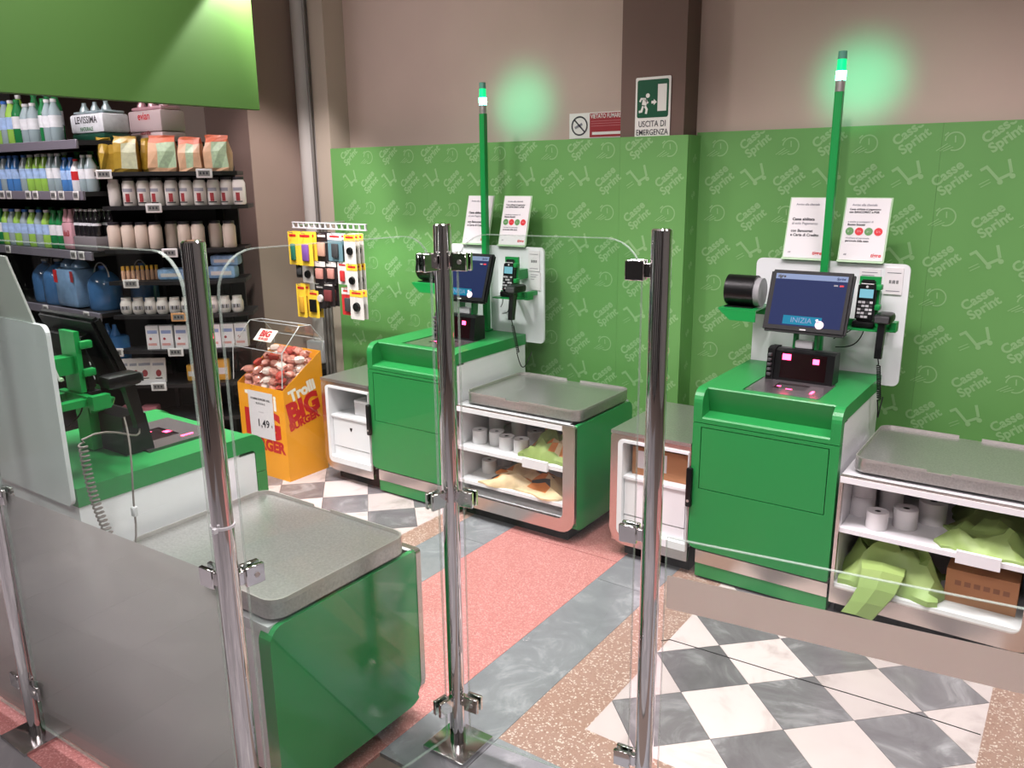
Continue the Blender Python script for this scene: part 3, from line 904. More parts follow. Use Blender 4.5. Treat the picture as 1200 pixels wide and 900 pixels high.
def monitor(X0, Y0, flip, du, label, lit=True):
    uc = du+0.306
    v = 0.335
    t = thing('touchscreen_monitor', label, 'monitor', (X0+uc, Y0+(-v if flip else v), 0.945), 0, 'touchscreen monitors')
    T = Matrix.Translation((0, 0, 0.075)) @ Matrix.Rotation(-math.radians(20), 4, 'X')
    o = MB(flip)
    bm = bmesh.new(); bmesh.ops.create_cube(bm, size=1)
    for q in bm.verts: q.co = Vector((q.co.x*0.330, 0.016+q.co.y*0.032, 0.129+q.co.z*0.258))
    bmesh.ops.bevel(bm, geom=list(bm.edges), offset=0.009, segments=2, affect='EDGES')
    o.from_bm(bm, BLACK, True, T); bm.free()
    bz = o.build('bezel', t)
    o = MB(flip)
    bm = bmesh.new(); bmesh.ops.create_cube(bm, size=1)
    for q in bm.verts: q.co = T @ Vector((q.co.x*0.22, 0.047+q.co.y*0.028, 0.125+q.co.z*0.17))
    o.from_bm(bm, BLACKM); bm.free()
    o.build('rear_housing', bz)
    base = T @ Matrix.Translation((0, -0.0006, 0.131)) @ Matrix.Rotation(PI/2, 4, 'X')
    s = MB(flip); s.mesh(rect(-0.142, 0.142, -0.104, 0.110), base, SCREEN_BLUE if lit else BLACK)
    sc = s.build('screen', t, merge=False)
    if lit:
        q = MB(flip)
        b2 = base @ Matrix.Translation((0, 0, 0.0006))
        b3 = base @ Matrix.Translation((0, 0, 0.0011))
        q.mesh(rect(-0.142, 0.142, 0.088, 0.110), b2, SCREEN_BAR)
        q.mesh(rect(-0.085, 0.068, -0.098, -0.062), b2, SCREEN_BTN)
        q.mesh(text_data('INIZIA', 0.030, 0.0, 'CENTER'), b3 @ Matrix.Translation((-0.012, -0.080, 0)), SCREEN_BAR)
        q.mesh(text_data('tigre', 0.017, 0.0008, 'LEFT', 0.2), b3 @ Matrix.Translation((-0.134, 0.0985, 0)), INK)
        q.mesh(text_data('Sprint', 0.014, 0.0004, 'RIGHT', 0.3), b3 @ Matrix.Translation((0.132, 0.0985, 0)), SCREEN_BLUE)
        for k in range(2):
            q.mesh(rect(0.092+0.022*k, 0.108+0.022*k, 0.068, 0.074), b2, RED if k else PALEINK)
        vs, fs = disc(0.017, 16); q.mesh((vs, fs), b3 @ Matrix.Translation((0.062, -0.092, 0)), mat('pointer_pink', (214, 190, 200), 0.3, emit=0.5))
        q.mesh(stroke([(0.056, -0.085), (0.048, -0.070)], 0.010), b3, MATS['pointer_pink'])
        q.build('screen_graphics', sc, merge=False)
    q = MB(flip)
    q.mesh(rect(-0.012, 0.012, -0.119, -0.114), base @ Matrix.Translation((0, 0, 0.0002)), LGREY)
    q.build('maker_mark', bz, merge=False)
    st = MB(flip)
    st.prism([(0.052, 0.0), (0.095, 0.0), (0.118, 0.16), (0.095, 0.21), (0.062, 0.16)], 'x', -0.048, -0.038, GREEN_METAL)
    st.prism([(0.052, 0.0), (0.095, 0.0), (0.118, 0.16), (0.095, 0.21), (0.062, 0.16)], 'x', 0.038, 0.048, GREEN_METAL)
    st.box(-0.038, 0.038, 0.070, 0.100, -0.12, 0.03, GREEN_METAL)
    st.build('stand', t)
    MB(flip).rbox(-0.036, 0.036, 0.040, 0.069, 0.004, 0.036, 0.006, LGREY).build('hinge', t)
    return t

def bioptic(X0, Y0, flip, du, label):
    u0 = 0.180+du*0.4; u1 = 0.445+du*0.4
    uc = (u0+u1)/2; w = (u1-u0)/2
    v = 0.215
    t = thing('barcode_scanner', label, 'scanner', (X0+uc, Y0+(-v if flip else v), 0.8005), 0, 'counter scanners')
    n = lambda: MB(flip)
    pl = n(); pl.frame(rrect(-0.142, 0.142, -0.125, 0.125, 0.004), rrect(-0.062, 0.062, -0.04, 0.06, 0.003), 'z', 0.0, 0.023, PLATE); pl.build('scale_plate', t)
    n().box(-0.0615, 0.0615, -0.0395, 0.0595, 0.006, 0.020, REDDIM).build('lower_window', t)
    h = n()
    h.prism([(0.095, 0.0232), (0.19, 0.0232), (0.19, 0.145), (0.135, 0.150), (0.112, 0.142)], 'x', -w+0.03, w, BLACK)
    h.build('housing', t)
    e = n(); e.prism([(0.088, 0.0232), (0.19, 0.0232), (0.19, 0.15), (0.13, 0.155), (0.104, 0.147)], 'x', -w, -w+0.0295, BLACKM)
    for k in range(5): e.rbox(-w+0.006, -w+0.022, 0.078, 0.098, 0.04+0.02*k, 0.052+0.02*k, 0.002, DARKGREY, 1)
    e.build('side_cheek', t)
    T = Matrix.Translation((0, 0.0965, 0.030)) @ Matrix.Rotation(PI/2-math.radians(8.3), 4, 'X')
    g = n(); g.mesh(rect(-w+0.055, w-0.03, 0.004, 0.108), T @ Matrix.Translation((0, 0, 0.0015)), REDDIM); g.build('upper_window', t, merge=False)
    for (a, b, s, p) in ((-0.055, 0.090, 0.017, 0.012), (0.062, 0.082, 0.012, 0.010)):
        q = n(); q.mesh(rect(a-s, a+s, b-p, b+p), T @ Matrix.Translation((0, 0, 0.0032)), REDGLOW); q.build('scan_light', t, merge=False)
    for (xa, ya, sx_, sy_, zz) in ((0.0, -0.030, 0.012, 0.009, 0.0206), (-0.048, 0.005, 0.008, 0.006, 0.0206), (0.095, -0.045, 0.005, 0.022, 0.0238)):
        q = n(); q.mesh(rect(xa-sx_, xa+sx_, ya-sy_, ya+sy_), Matrix.Translation((0, 0, zz)), REDGLOW)
        q.build('scan_light', t, merge=False)
    return t

def card_terminal(X0, Y0, flip, du, label):
    v = 0.515
    t = thing('card_terminal', label, 'card terminal', (X0+du+0.500, Y0+(-v if flip else v), 1.062), 0, 'card terminals')
    T = Matrix.Rotation(-math.radians(9), 4, 'X')
    def blk(x0, x1, y0, y1, z0, z1, m, name, r=0.004, parent=t):
        o = MB(flip); bm = bmesh.new(); bmesh.ops.create_cube(bm, size=1)
        for q in bm.verts: q.co = Vector(((x0+x1)/2+q.co.x*(x1-x0), (y0+y1)/2+q.co.y*(y1-y0), (z0+z1)/2+q.co.z*(z1-z0)))
        if r: bmesh.ops.bevel(bm, geom=list(bm.edges), offset=r, segments=2, affect='EDGES')
        o.from_bm(bm, m, True, T); bm.free(); return o.build(name, parent)
    b = blk(-0.036, 0.036, -0.024, 0.006, 0.0, 0.150, BLACK, 'body', 0.007)
    blk(-0.028, 0.028, -0.018, 0.004, 0.1502, 0.166, BLACK, 'printer_cover', 0.005)
    base = T @ Matrix.Translation((0, -0.0246, 0)) @ Matrix.Rotation(PI/2, 4, 'X')
    q = MB(flip); q.mesh(rect(-0.026, 0.026, 0.092, 0.127), base, SCREEN_CYAN); q.build('screen', t, merge=False)
    for r in range(5):
        for c in range(4 if r else 3):
            k = blk(-0.027+0.0145*c, -0.0155+0.0145*c, -0.0275, -0.0235, 0.012+0.0145*r, 0.021+0.0145*r, LGREY if (r+c) % 3 else DARKGREY, 'key', 0)
    q = MB(flip); q.mesh(rect(-0.024, 0.024, 0.147, 0.150), base @ Matrix.Translation((0, 0, -0.002)), WHITEPAPER)
    q.mesh(disc(0.005, 10), base @ Matrix.Translation((0, 0.137, 0.0004)), LGREY)
    q.build('print', b, merge=False)
    MB(flip).rbox(-0.041, 0.041, -0.030, 0.010, -0.024, 0.0, 0.004, BLACKM).build('cradle', t)
    return t

def coil(p0, p1, r, turns, sag=(0, 0, 0), n=9):
    pts = []
    p0 = Vector(p0); p1 = Vector(p1)
    N = turns*n
    d = (p1-p0).normalized(); a = d.orthogonal().normalized(); b = d.cross(a)
    for i in range(N+1):
        t = i/N
        c = p0.lerp(p1, t)+Vector(sag)*math.sin(PI*t)
        pts.append(c+(a*math.cos(2*PI*i/n)+b*math.sin(2*PI*i/n))*r)
    return pts
def bez(p0, p1, p2, p3, n=14):
    out = []
    for i in range(n+1):
        t = i/n; s = 1-t
        out.append(Vector(p0)*s**3+Vector(p1)*3*s*s*t+Vector(p2)*3*s*t*t+Vector(p3)*t**3)
    return out

def hand_scanner(X0, Y0, flip, du, label, long_cord=False):
    v = 0.47
    t = thing('handheld_scanner', label, 'handheld scanner', (X0+du+0.585, Y0+(-v if flip else v), 1.0362), 0, 'handheld scanners')
    n = lambda: MB(flip)
    h = n(); h.rbox(-0.030, 0.034, -0.070, 0.035, 0.035, 0.074, 0.013, BLACK)
    h.build('head', t)
    n().rbox(-0.024, 0.028, -0.076, -0.0705, 0.042, 0.067, 0.002, DARKGREY, 1).build('window', t)
    g = n(); g.prism([(-0.006, 0.034), (0.028, 0.034), (0.018, -0.02), (0.006, -0.075), (0.004, -0.10), (-0.022, -0.10), (-0.020, -0.06)], 'x', -0.013, 0.013, BLACK)
    g.v = [(x, y-0.05, z) for x, y, z in g.v]
    g.build('grip', t)
    c = n()
    if not long_cord:
        pts = [(0, -0.058, -0.10), (0.004, -0.055, -0.125)]+coil((0.004, -0.055, -0.13), (0.012, -0.02, -0.275), 0.0065, 17)
        pts += bez(pts[-1], (0.016, 0.0, -0.37), (-0.005, 0.05, -0.41), (0.0, 0.125, -0.30))
        c.tube(pts, 0.0026, BLACKM, 6)
    else:
        pts = bez((0, -0.058, -0.10), (0.02, -0.05, -0.16), (0.09, 0.06, -0.03), (0.105, 0.165, -0.06), 8)
        pts += coil((0.107, 0.165, -0.07), (0.125, 0.12, -0.40), 0.0105, 26, (0.0, 0.015, 0.0))
        pts += bez(pts[-1], (0.13, 0.11, -0.46), (0.13, 0.06, -0.44), (0.12, 0.055, -0.30), 10)+bez((0.12, 0.055, -0.29), (0.118, 0.05, -0.2), (0.11, 0.03, -0.12), (0.03, 0.0, -0.05), 8)
        c.tube(pts, 0.0030, mat('cord_grey', (120, 112, 106), 0.5), 6)
        n().rbox(0.112, 0.128, 0.047, 0.063, -0.315, -0.285, 0.003, LGREY, 1).build('cord_connector', t)
    c.build('cord', t)
    return t

def receipt_printer(X0, Y0, flip, du, label):
    v = 0.485
    t = thing('receipt_printer', label, 'printer', (X0+du-0.062, Y0+(-v if flip else v), 1.0865), 0, 'receipt printers')
    n = lambda: MB(flip)
    prof = [(0.066*math.cos(2*PI*k/28), 0.070+0.066*math.sin(2*PI*k/28)) for k in range(28)]
    n().prism(prof, 'x', 0.0, 0.125, BLACK, True).build('cover', t)
    e = n(); e.prism([(a*0.92, 0.004+(b-0.004)*0.93) for a, b in prof], 'x', 0.1252, 0.150, GREY, True); e.build('side_cover', t)
    n().box(0.0, 0.125, -0.05, 0.05, 0.0, 0.0038, BLACKM).build('foot', t)
    T = Matrix.Translation((0.085, -0.010, 0.1312)) @ Matrix.Rotation(math.radians(14), 4, 'X')
    q = n(); q.mesh(rect(0.012, 0.038, -0.02, 0.012), T @ Matrix.Translation((0, 0, 0.0012)), mat('blue_sticker', (70, 120, 200), 0.4)); q.build('sticker', t, merge=False)
    return t

def cables(X0, Y0, flip, du, label):
    c = MB(flip)
    c.tube(bez((0.505, 0.53, 1.06), (0.50, 0.50, 0.96), (0.44, 0.60, 0.93), (0.37, 0.63, 0.92)), 0.0024, BLACKM, 6)
    c.tube(bez((0.47, 0.50, 1.05), (0.45, 0.52, 1.0), (0.40, 0.60, 0.99), (0.36, 0.63, 0.955)), 0.0024, BLACKM, 6)
    o = c.build('loose_cable', None, True, (X0+du, Y0, 0))
    return tag(o, label, 'cable', 'loose cables')

def bag_unit(X0, Y0, flip, label):
    """wide shelf unit on the right of a station"""
    t = thing('bagging_unit', label, 'shelf unit', (X0, Y0, 0), 0, 'bagging shelf units')
    n = lambda: MB(flip)
    u0, u1 = 0.575, 1.255
    f = n()
    f.frame(rrect(u0, u1, 0.065, 0.575, (0.002, 0.075, 0.012, 0.002), 6), rrect(u0+0.012, u1-0.062, 0.128, 0.549, (0.002, 0.03, 0.012, 0.002), 6), 'y', 0.0, 0.02, TRIM)
    f.build('steel_trim', t)
    # white liner
    l = n()
    l.box(u0+0.012, u1-0.064, 0.0205, 0.53, 0.110, 0.126, WHITE)
    l.box(u0+0.001, u0+0.0115, 0.0205, 0.53, 0.110, 0.5445, WHITE)
    l.box(u1-0.0615, u1-0.05, 0.0205, 0.53, 0.110, 0.5445, WHITE)
    l.box(u0+0.012, u1-0.062, 0.515, 0.53, 0.1262, 0.5445, WHITE)
    l.build('liner', t)
    # top board with white front edge
    tb = n(); tb.box(u0+0.001, u1-0.02, 0.0205, 0.545, 0.5448, 0.574, LGREY)
    tb.build('top_board', t)
    n().box(u0+0.003, u1-0.066, -0.0025, -0.0002, 0.5495, 0.572, WHITE).build('edge_strip', t)
    # shelves
    s = n(); s.box(u0+0.0122, u1-0.0622, 0.012, 0.514, 0.350, 0.368, WHITE); s1 = s.build('shelf', t)
    n().box(u0+0.40, u0+0.535, -0.004, 0.0115, 0.340, 0.384, WHITE).build('label_holder', s1)
    s = n(); s.box(u0+0.0122, u1-0.0622, 0.012, 0.514, 0.180 if X0 < -2 else 0.128, 0.196 if X0 < -2 else 0.142, WHITE); s.build('shelf', t)
    # green end panel, gloss
    e = n()
    pts = rrect(0.0, 0.555, 0.068, 0.574, (0.07, 0.06, 0.045, 0.012), 6)
    e.prism([(a+0.0203, b) if a < 0.02 else (a, b) for a, b in pts], 'x', u1-0.048, u1-0.003, GREEN_GLOSS)
    e.build('end_panel', t)
    n().box(u0+0.01, u1-0.07, 0.06, 0.50, 0.0, 0.1095, BLACKM).build('plinth', t)
    return t

def tray(X0, Y0, flip, label):
    t = thing('steel_tray', label, 'tray', (X0, Y0, 0.5745), 0, 'steel bagging trays')
    n = lambda: MB(flip)
    u0, u1, v0, v1 = 0.605, 1.250, 0.045, 0.535
    out = rrect(u0, u1, v0, v1, 0.045, 6)
    n().prism(out, 'z', 0.012, 0.052, STEELTOP, True).build('tray_plate', t)
    n().box(u0+0.05, u1-0.05, v0+0.05, v1-0.05, 0.0, 0.0118, BLACKM).build('load_cell', t)
    # thin rim, open in the middle of the front and back
    r = n()
    seq = out+[out[0]]
    pts = []
    for (a, b) in zip(seq[:-1], seq[1:]):
        m = 14 if math.hypot(b[0]-a[0], b[1]-a[1]) > 0.2 else 1
        for k in range(m): pts.append((a[0]+(b[0]-a[0])*k/m, a[1]+(b[1]-a[1])*k/m))
    uc, vc = (u0+u1)/2, (v0+v1)/2
    ins = [(uc+(a-uc)*(1-0.004/(u1-uc)), vc+(b-vc)*(1-0.004/(v1-vc))) for a, b in pts]
    N = len(pts)
    for i in range(N):
        j = (i+1) % N
        mx = (pts[i][0]+pts[j][0])/2; my = (pts[i][1]+pts[j][1])/2
        if my > v1-0.01 and uc-0.045 < mx < uc+0.045: continue
        zz = 0.0522
        top = 0.064 if not (my < v0+0.01 and uc-0.08 < mx < uc+0.0) else 0.056
        q = [pts[i], pts[j], ins[j], ins[i]]
        r.add([(a, b, zz) for a, b in q]+[(a, b, top) for a, b in q], [(3,2,1,0), (4,5,6,7), (0,1,5,4), (1,2,6,5), (2,3,7,6), (3,0,4,7)], STEEL)
    r.build('tray_rim', t)
    return t

def drawer_unit(X0, Y0, flip, label):
    """narrow unit on the left of a station"""
    t = thing('drawer_unit', label, 'drawer unit', (X0, Y0, 0), 0, 'narrow drawer units')
    n = lambda: MB(flip)
    u0, u1 = -0.372, -0.004
    n().frame(rrect(u0, u1, 0.065, 0.572, (0.075, 0.002, 0.002, 0.014), 6), rrect(u0+0.038, u1-0.006, 0.112, 0.552, (0.03, 0.002, 0.002, 0.02), 6), 'y', 0.004, 0.024, TRIM).build('steel_trim', t)
    n().frame(rrect(u0+0.0385, u1-0.0065, 0.1125, 0.5515, (0.03, 0.002, 0.002, 0.02), 6), rrect(u0+0.060, u1-0.008, 0.145, 0.540, (0.012, 0.002, 0.002, 0.012), 6), 'y', -0.004, 0.0245, WHITE).build('front_frame', t)
    b = n()
    b.box(u0+0.045, u0+0.0595, 0.025, 0.50, 0.113, 0.55, WHITE)
    b.box(u1-0.022, u1-0.0085, 0.025, 0.50, 0.113, 0.55, WHITE)
    b.box(u0+0.0597, u1-0.0222, 0.486, 0.50, 0.113, 0.55, WHITE)
    b.box(u0+0.0597, u1-0.0222, 0.025, 0.4858, 0.113, 0.1445, WHITE)
    b.box(u0+0.0597, u1-0.0222, 0.012, 0.4858, 0.372, 0.384, WHITE)
    b.build('liner', t)
    d = n().box(u0+0.062, u1-0.024, 0.020, 0.04, 0.205, 0.368, WHITE).build('drawer', t)
    q = n(); q.mesh(poly([(-0.011, 0.008), (0.011, 0.008), (0.004, -0.012), (-0.004, -0.012)]), face_front(u0+0.20, 0.0192, 0.315), BLACKM); q.build('keyhole', d, merge=False)
    n().box(u0+0.062, u1-0.024, 0.022, 0.04, 0.147, 0.200, WHITE).build('drawer', t)
    n().box(u0+0.002, u1-0.001, 0.0, 0.53, 0.5725, 0.588, STEELTOP).build('top_plate', t)
    n().box(u0+0.0, u0+0.03, 0.0255, 0.52, 0.068, 0.571, mat('drawer_side_steel', (196, 186, 180), 0.3, metal=1.0)).build('side_panel', t)
    n().box(u0+0.05, u1-0.01, 0.06, 0.50, 0.0, 0.112, BLACKM).build('plinth', t)
    return t

K2 = (-3.01, 2.95); K3 = (-1.225, 2.985); K1 = (-2.78, 1.67)
counter(*K3, False, 'green self-checkout counter on the right with glowing red scanner well')
counter(*K2, False, 'green self-checkout counter in the far middle, behind the centre post')
counter(*K1, True, 'green and white counter at the left seen from its back side')
for (k, fl, du, nm) in ((K3, False, 0.0, 'right'), (K2, False, 0.045, 'far middle'), (K1, True, -0.055, 'left')):
    where = {'right': 'on the right-hand station', 'far middle': 'on the far middle station', 'left': 'on the near left station'}[nm]
    backboard(*k, fl, du, {'right': 'white equipment panel standing behind the right-hand green counter', 'far middle': 'white equipment panel standing behind the far middle counter', 'left': 'white panel seen from behind at the left edge'}[nm])
    monitor(*k, fl, du, {'right': 'lit touchscreen reading INIZIA on the right-hand station', 'far middle': 'touchscreen of the far middle station, half behind the centre post', 'left': 'black monitor seen edge-on from behind on the left station'}[nm], True)
    bioptic(*k, fl, du, {'right': 'black upright scanner with two red lights on the right-hand counter', 'far middle': 'black scanner with a red light on the far middle counter', 'left': 'dark scanner on the left counter seen from behind'}[nm])
    card_terminal(*k, fl, du, {'right': 'black card terminal with keypad beside the INIZIA touchscreen', 'far middle': 'black card terminal on the far middle white panel', 'left': 'card terminal seen from behind on the left green bracket'}[nm])
    hand_scanner(*k, fl, du, {'right': 'black handheld scanner with coiled cord on the right-hand station', 'far middle': 'black handheld scanner hanging on the far middle station', 'left': 'dark handheld scanner with long coiled cord on the left station'}[nm], fl)
    receipt_printer(*k, fl, du, {'right': 'black rounded receipt printer left of the INIZIA touchscreen', 'far middle': 'black receipt printer behind the clamp of the centre post', 'left': 'black receipt printer on the left station, beyond its monitor'}[nm])
    cables(*k, fl, du, {'right': 'thin black cables below the card terminal on the right', 'far middle': 'thin black cables below the far middle card terminal', 'left': 'thin cables behind the left monitor'}[nm])
beacon(*K3, False, 0.305, 'tall green pole with glowing green lamp on the right-hand counter')
beacon(*K2, False, 0.325, 'tall green pole with glowing green lamp on the far middle counter')
sign_holder(*K3, False, 0.112, 0.292, 'card', 'tilted sheet Cassa abilitata left of the right-hand green pole')
sign_holder(*K3, False, 0.343, 0.527, 'dots', 'tilted sheet with coloured dots right of the right-hand green pole')
sign_holder(*K2, False, 0.140, 0.320, 'card', 'tilted sheet half hidden behind the far green pole')
sign_holder(*K2, False, 0.385, 0.565, 'dots', 'tilted sheet with coloured dots right of the far green pole')
sign_holder(*K1, True, 0.29, 0.50, 'card', 'pale sheet holder leaning at the left edge seen from behind', 1.115, 0.60, 14, 0.36)
bag_unit(*K3, False, 'white shelf unit with light green bags at the right edge')
bag_unit(*K2, False, 'white shelf unit with green end panel in the middle distance')
bag_unit(*K1, True, 'shelf unit whose large glossy green end panel fills the lower middle')
tray(*K3, False, 'steel tray on the right-hand shelf unit against the green wall')
tray(*K2, False, 'steel tray on the middle shelf unit with green end panel')
tray(*K1, True, 'large steel tray in the foreground above the glossy green panel')
drawer_unit(*K3, False, 'narrow white drawer unit left of the right-hand green counter')
drawer_unit(*K2, False, 'narrow white drawer unit beside the orange display box')
# ---------------------------------------------------------------- glass barrier
POSTS = {'far': (-2.455, 0.925), 'near': (-1.442, 0.962), 'mid': (-1.361, 1.622), 'right': (-0.783, 1.682)}
PR = 0.0235
def post(key, label, h=1.53):
    x, y = POSTS[key]
    t = thing('barrier_post', label, 'post', (x, y, 0), 0, 'chrome barrier posts')
    MB().cyl((0, 0, 0.012), (0, 0, h), PR, CHROME, 32).build('post_tube', t)
    MB().cyl((0, 0, h), (0, 0, h+0.003), PR-0.001, CHROME, 32, PR-0.004).build('post_cap', t)
    MB().rbox(-0.075, 0.075, -0.075, 0.075, 0.0, 0.012, 0.0025, mat('plate_chrome', (205, 203, 203), 0.16, metal=1.0)).build('base_plate', t)
    return t
posts = {'far': post('far', 'chrome barrier post at the far left with frosted glass both sides'),
         'near': post('near', 'thick near chrome post left of centre, nearest the camera'),
         'mid': post('mid', 'centre chrome post standing on a square base plate'),
         'right': post('right', 'chrome post right of centre in front of the tiled field')}

def clamp(key, direction, z):
    """glass clamp on a post reaching towards direction"""
    t = posts[key]
    a = math.atan2(direction[1], direction[0])
    mb = MB()
    mb.rbox(PR-0.004, PR+0.014, -0.010, 0.010, -0.016, 0.016, 0.002, CHROME, 1)
    for s in (-1, 1):
        mb.rbox(PR+0.010, PR+0.056, s*0.0112-0.0055, s*0.0112+0.0055, -0.023, 0.023, 0.002, CHROME, 1)
    c, s_ = math.cos(a), math.sin(a)
    mb.v = [(x*c-y*s_, x*s_+y*c, zz+z) for x, y, zz in mb.v]
    o = mb.build('glass_clamp', t)
    k = MB(); k.cyl((PR+0.036, -0.0167, z), (PR+0.036, -0.0187, z), 0.006, STEEL, 10)
    k.v = [(x*c-y*s_, x*s_+y*c, zz) for x, y, zz in k.v]
    k.build('clamp_screw', o)

def pane(a, b, label, z0=0.045, z1=1.51, zf=None, gap=0.042, rads=(0.01, 0.01, 0.09, 0.09), frost_mat=None, frost_rng=None, cat='glass barrier', name='glass_barrier'):
    A = Vector(a); B = Vector(b); d = B-A; L = d.length
    ang = math.atan2(d.y, d.x)
    t = thing(name, label, cat, (A.x, A.y, 0), ang, 'clear glass barrier panels' if cat == 'glass barrier' else None)
    out = rrect(gap, L-gap, z0, z1, list(rads), 8)
    ins = rrect(gap+0.0022, L-gap-0.0022, z0+0.0022, z1-0.0022, [max(r-0.0022, 0.002) for r in rads], 8)
    g = MB(); n = len(ins)
    g.add([(x, -0.004, z) for x, z in ins], [list(range(n))], GLASS)
    g.add([(x, 0.004, z) for x, z in ins], [list(range(n))[::-1]], GLASS)
    g.build('glass_sheet', t, merge=False)
    MB().frame(out, ins, 'y', -0.004, 0.004, GLASSEDGE).build('polished_edge', t)
    if frost_rng:
        fp = rrect(gap+0.004, L-gap-0.004, frost_rng[0], frost_rng[1], 0.006)
        MB().add([(x, 0.0046, z) for x, z in fp], [list(range(len(fp)))], frost_mat).build('frosted_film', t)
    return t
for key, other in (('near', 'mid'), ('mid', 'near'), ('mid', 'right'), ('right', 'mid')):
    p0 = Vector(POSTS[key]); p1 = Vector(POSTS[other])
    for z in (0.16, 0.80, 1.44):
        if key == 'near' and z > 1: continue
        clamp(key, p1-p0, z)
for z in (0.176, 0.80):
    clamp('far', Vector(POSTS['near'])-Vector(POSTS['far']), z)
    clamp('near', Vector(POSTS['far'])-Vector(POSTS['near']), z)
clamp('far', (-1, -0.04), 0.176)
pane(POSTS['near'], POSTS['mid'], 'clear glass panel between the thick near post and the centre post')
pane(POSTS['mid'], POSTS['right'], 'clear glass panel between the centre post and the right post')
pane(POSTS['far'], POSTS['near'], 'glass panel with frosted lower half left of the thick near post', frost_mat=FROST, frost_rng=(0.05, 0.805))
pane((-3.45, 0.885), POSTS['far'], 'frosted glass panel at the left edge beyond the far left post', frost_mat=FROST, frost_rng=(0.05, 0.805))
# low gate wing on the right
A = Vector((-0.748, 1.690)); ga = math.radians(7.0); B = A+Vector((math.cos(ga), math.sin(ga)))*1.55
pane(A, B, 'low glass gate with a frosted rose band, right of the right post', z0=0.10, z1=0.805, gap=0.0, rads=(0.02, 0.02, 0.02, 0.004), frost_mat=FROSTPINK, frost_rng=(0.614, 0.703), cat='gate', name='glass_gate')
# zip tie on the near post
x, y = POSTS['near']
MB().frame(disc(PR+0.0025, 24)[0] and [(p[0], p[1]) for p in disc(PR+0.0025, 24)[0]], [(p[0], p[1]) for p in disc(PR+0.0003, 24)[0]], 'z', 0.93, 0.936, LGREY).box(0.010, 0.02, -0.034, -0.0255, 0.929, 0.939, LGREY).build('cable_tie', posts['near'])

# ---------------------------------------------------------------- contents of the shelf units
def paper_roll(h, r, label, loc, group='till rolls on the shelves'):
    t = thing('till_roll', label, 'paper roll', loc, 0, group)
    MB().lathe([(0.011, 0.0), (r, 0.0), (r, h), (0.011, h), (0.011, 0.0)], WHITEPAPER, 18).build('paper', t)
    MB().lathe([(0.006, 0.001), (0.0105, 0.001), (0.0105, h-0.001), (0.006, h-0.001), (0.006, 0.001)], DARKGREY, 12).build('core', t)
    return t
rl = 'white till roll among its twins on the right-hand middle shelf'
zsh = 0.3685
r0 = paper_roll(0.066, 0.038, 'white till roll standing foremost on the right-hand middle shelf', (K3[0]+0.70, K3[1]+0.085, zsh))
for i, (dx, dy, dz, s, lb) in enumerate(((0.785, 0.15, 0, 1.0, 'white till roll second from the left end, beside the light green bags'),
        (0.625, 0.19, 0, 1.06, 'lower till roll of the left stack on the right-hand shelf'), (0.625, 0.192, 0.066, 1.06, 'upper till roll of the left stack on the right-hand shelf'),
        (0.715, 0.25, 0, 1.0, 'lower till roll of the back stack on the right-hand shelf'), (0.715, 0.25, 0.0625, 1.0, 'upper till roll of the back stack on the right-hand shelf'),
        (0.86, 0.25, 0, 1.15, 'larger till roll at the back, beside the light green bags'))):
    dup(r0, (K3[0]+dx, K3[1]+dy, zsh+dz*1.12), None, lb, None, (s*1.12, s*1.12, s*1.12))
for i, (dx, dy, dz, lb) in enumerate(((0.645, 0.11, 0, 'till roll at the left end of the middle unit shelf, foremost'), (0.73, 0.135, 0, 'second till roll from the left on the middle unit shelf'),
        (0.815, 0.10, 0, 'third till roll from the left on the middle unit shelf'), (0.90, 0.10, 0, 'fourth till roll from the left on the middle unit shelf'),
        (0.66, 0.23, 0, 'lower till roll at the back left of the middle unit shelf'), (0.66, 0.23, 0.0625, 'upper till roll at the back left of the middle unit shelf'),
        (0.79, 0.24, 0.0, 'lower till roll of the back pair on the middle unit shelf'), (0.79, 0.24, 0.0625, 'upper till roll of the back pair on the middle unit shelf'),
        (0.885, 0.24, 0, 'till roll at the back right of the middle unit shelf'))):
    dup(r0, (K2[0]+dx, K2[1]+dy, zsh+dz), None, lb)
dup(r0, (K2[0]+0.655, K2[1]+0.17, 0.1965), None, 'till roll on the lower shelf of the middle unit, in front')
dup(r0, (K2[0]+0.655, K2[1]+0.30, 0.1965), None, 'till roll on the lower shelf of the middle unit, behind')

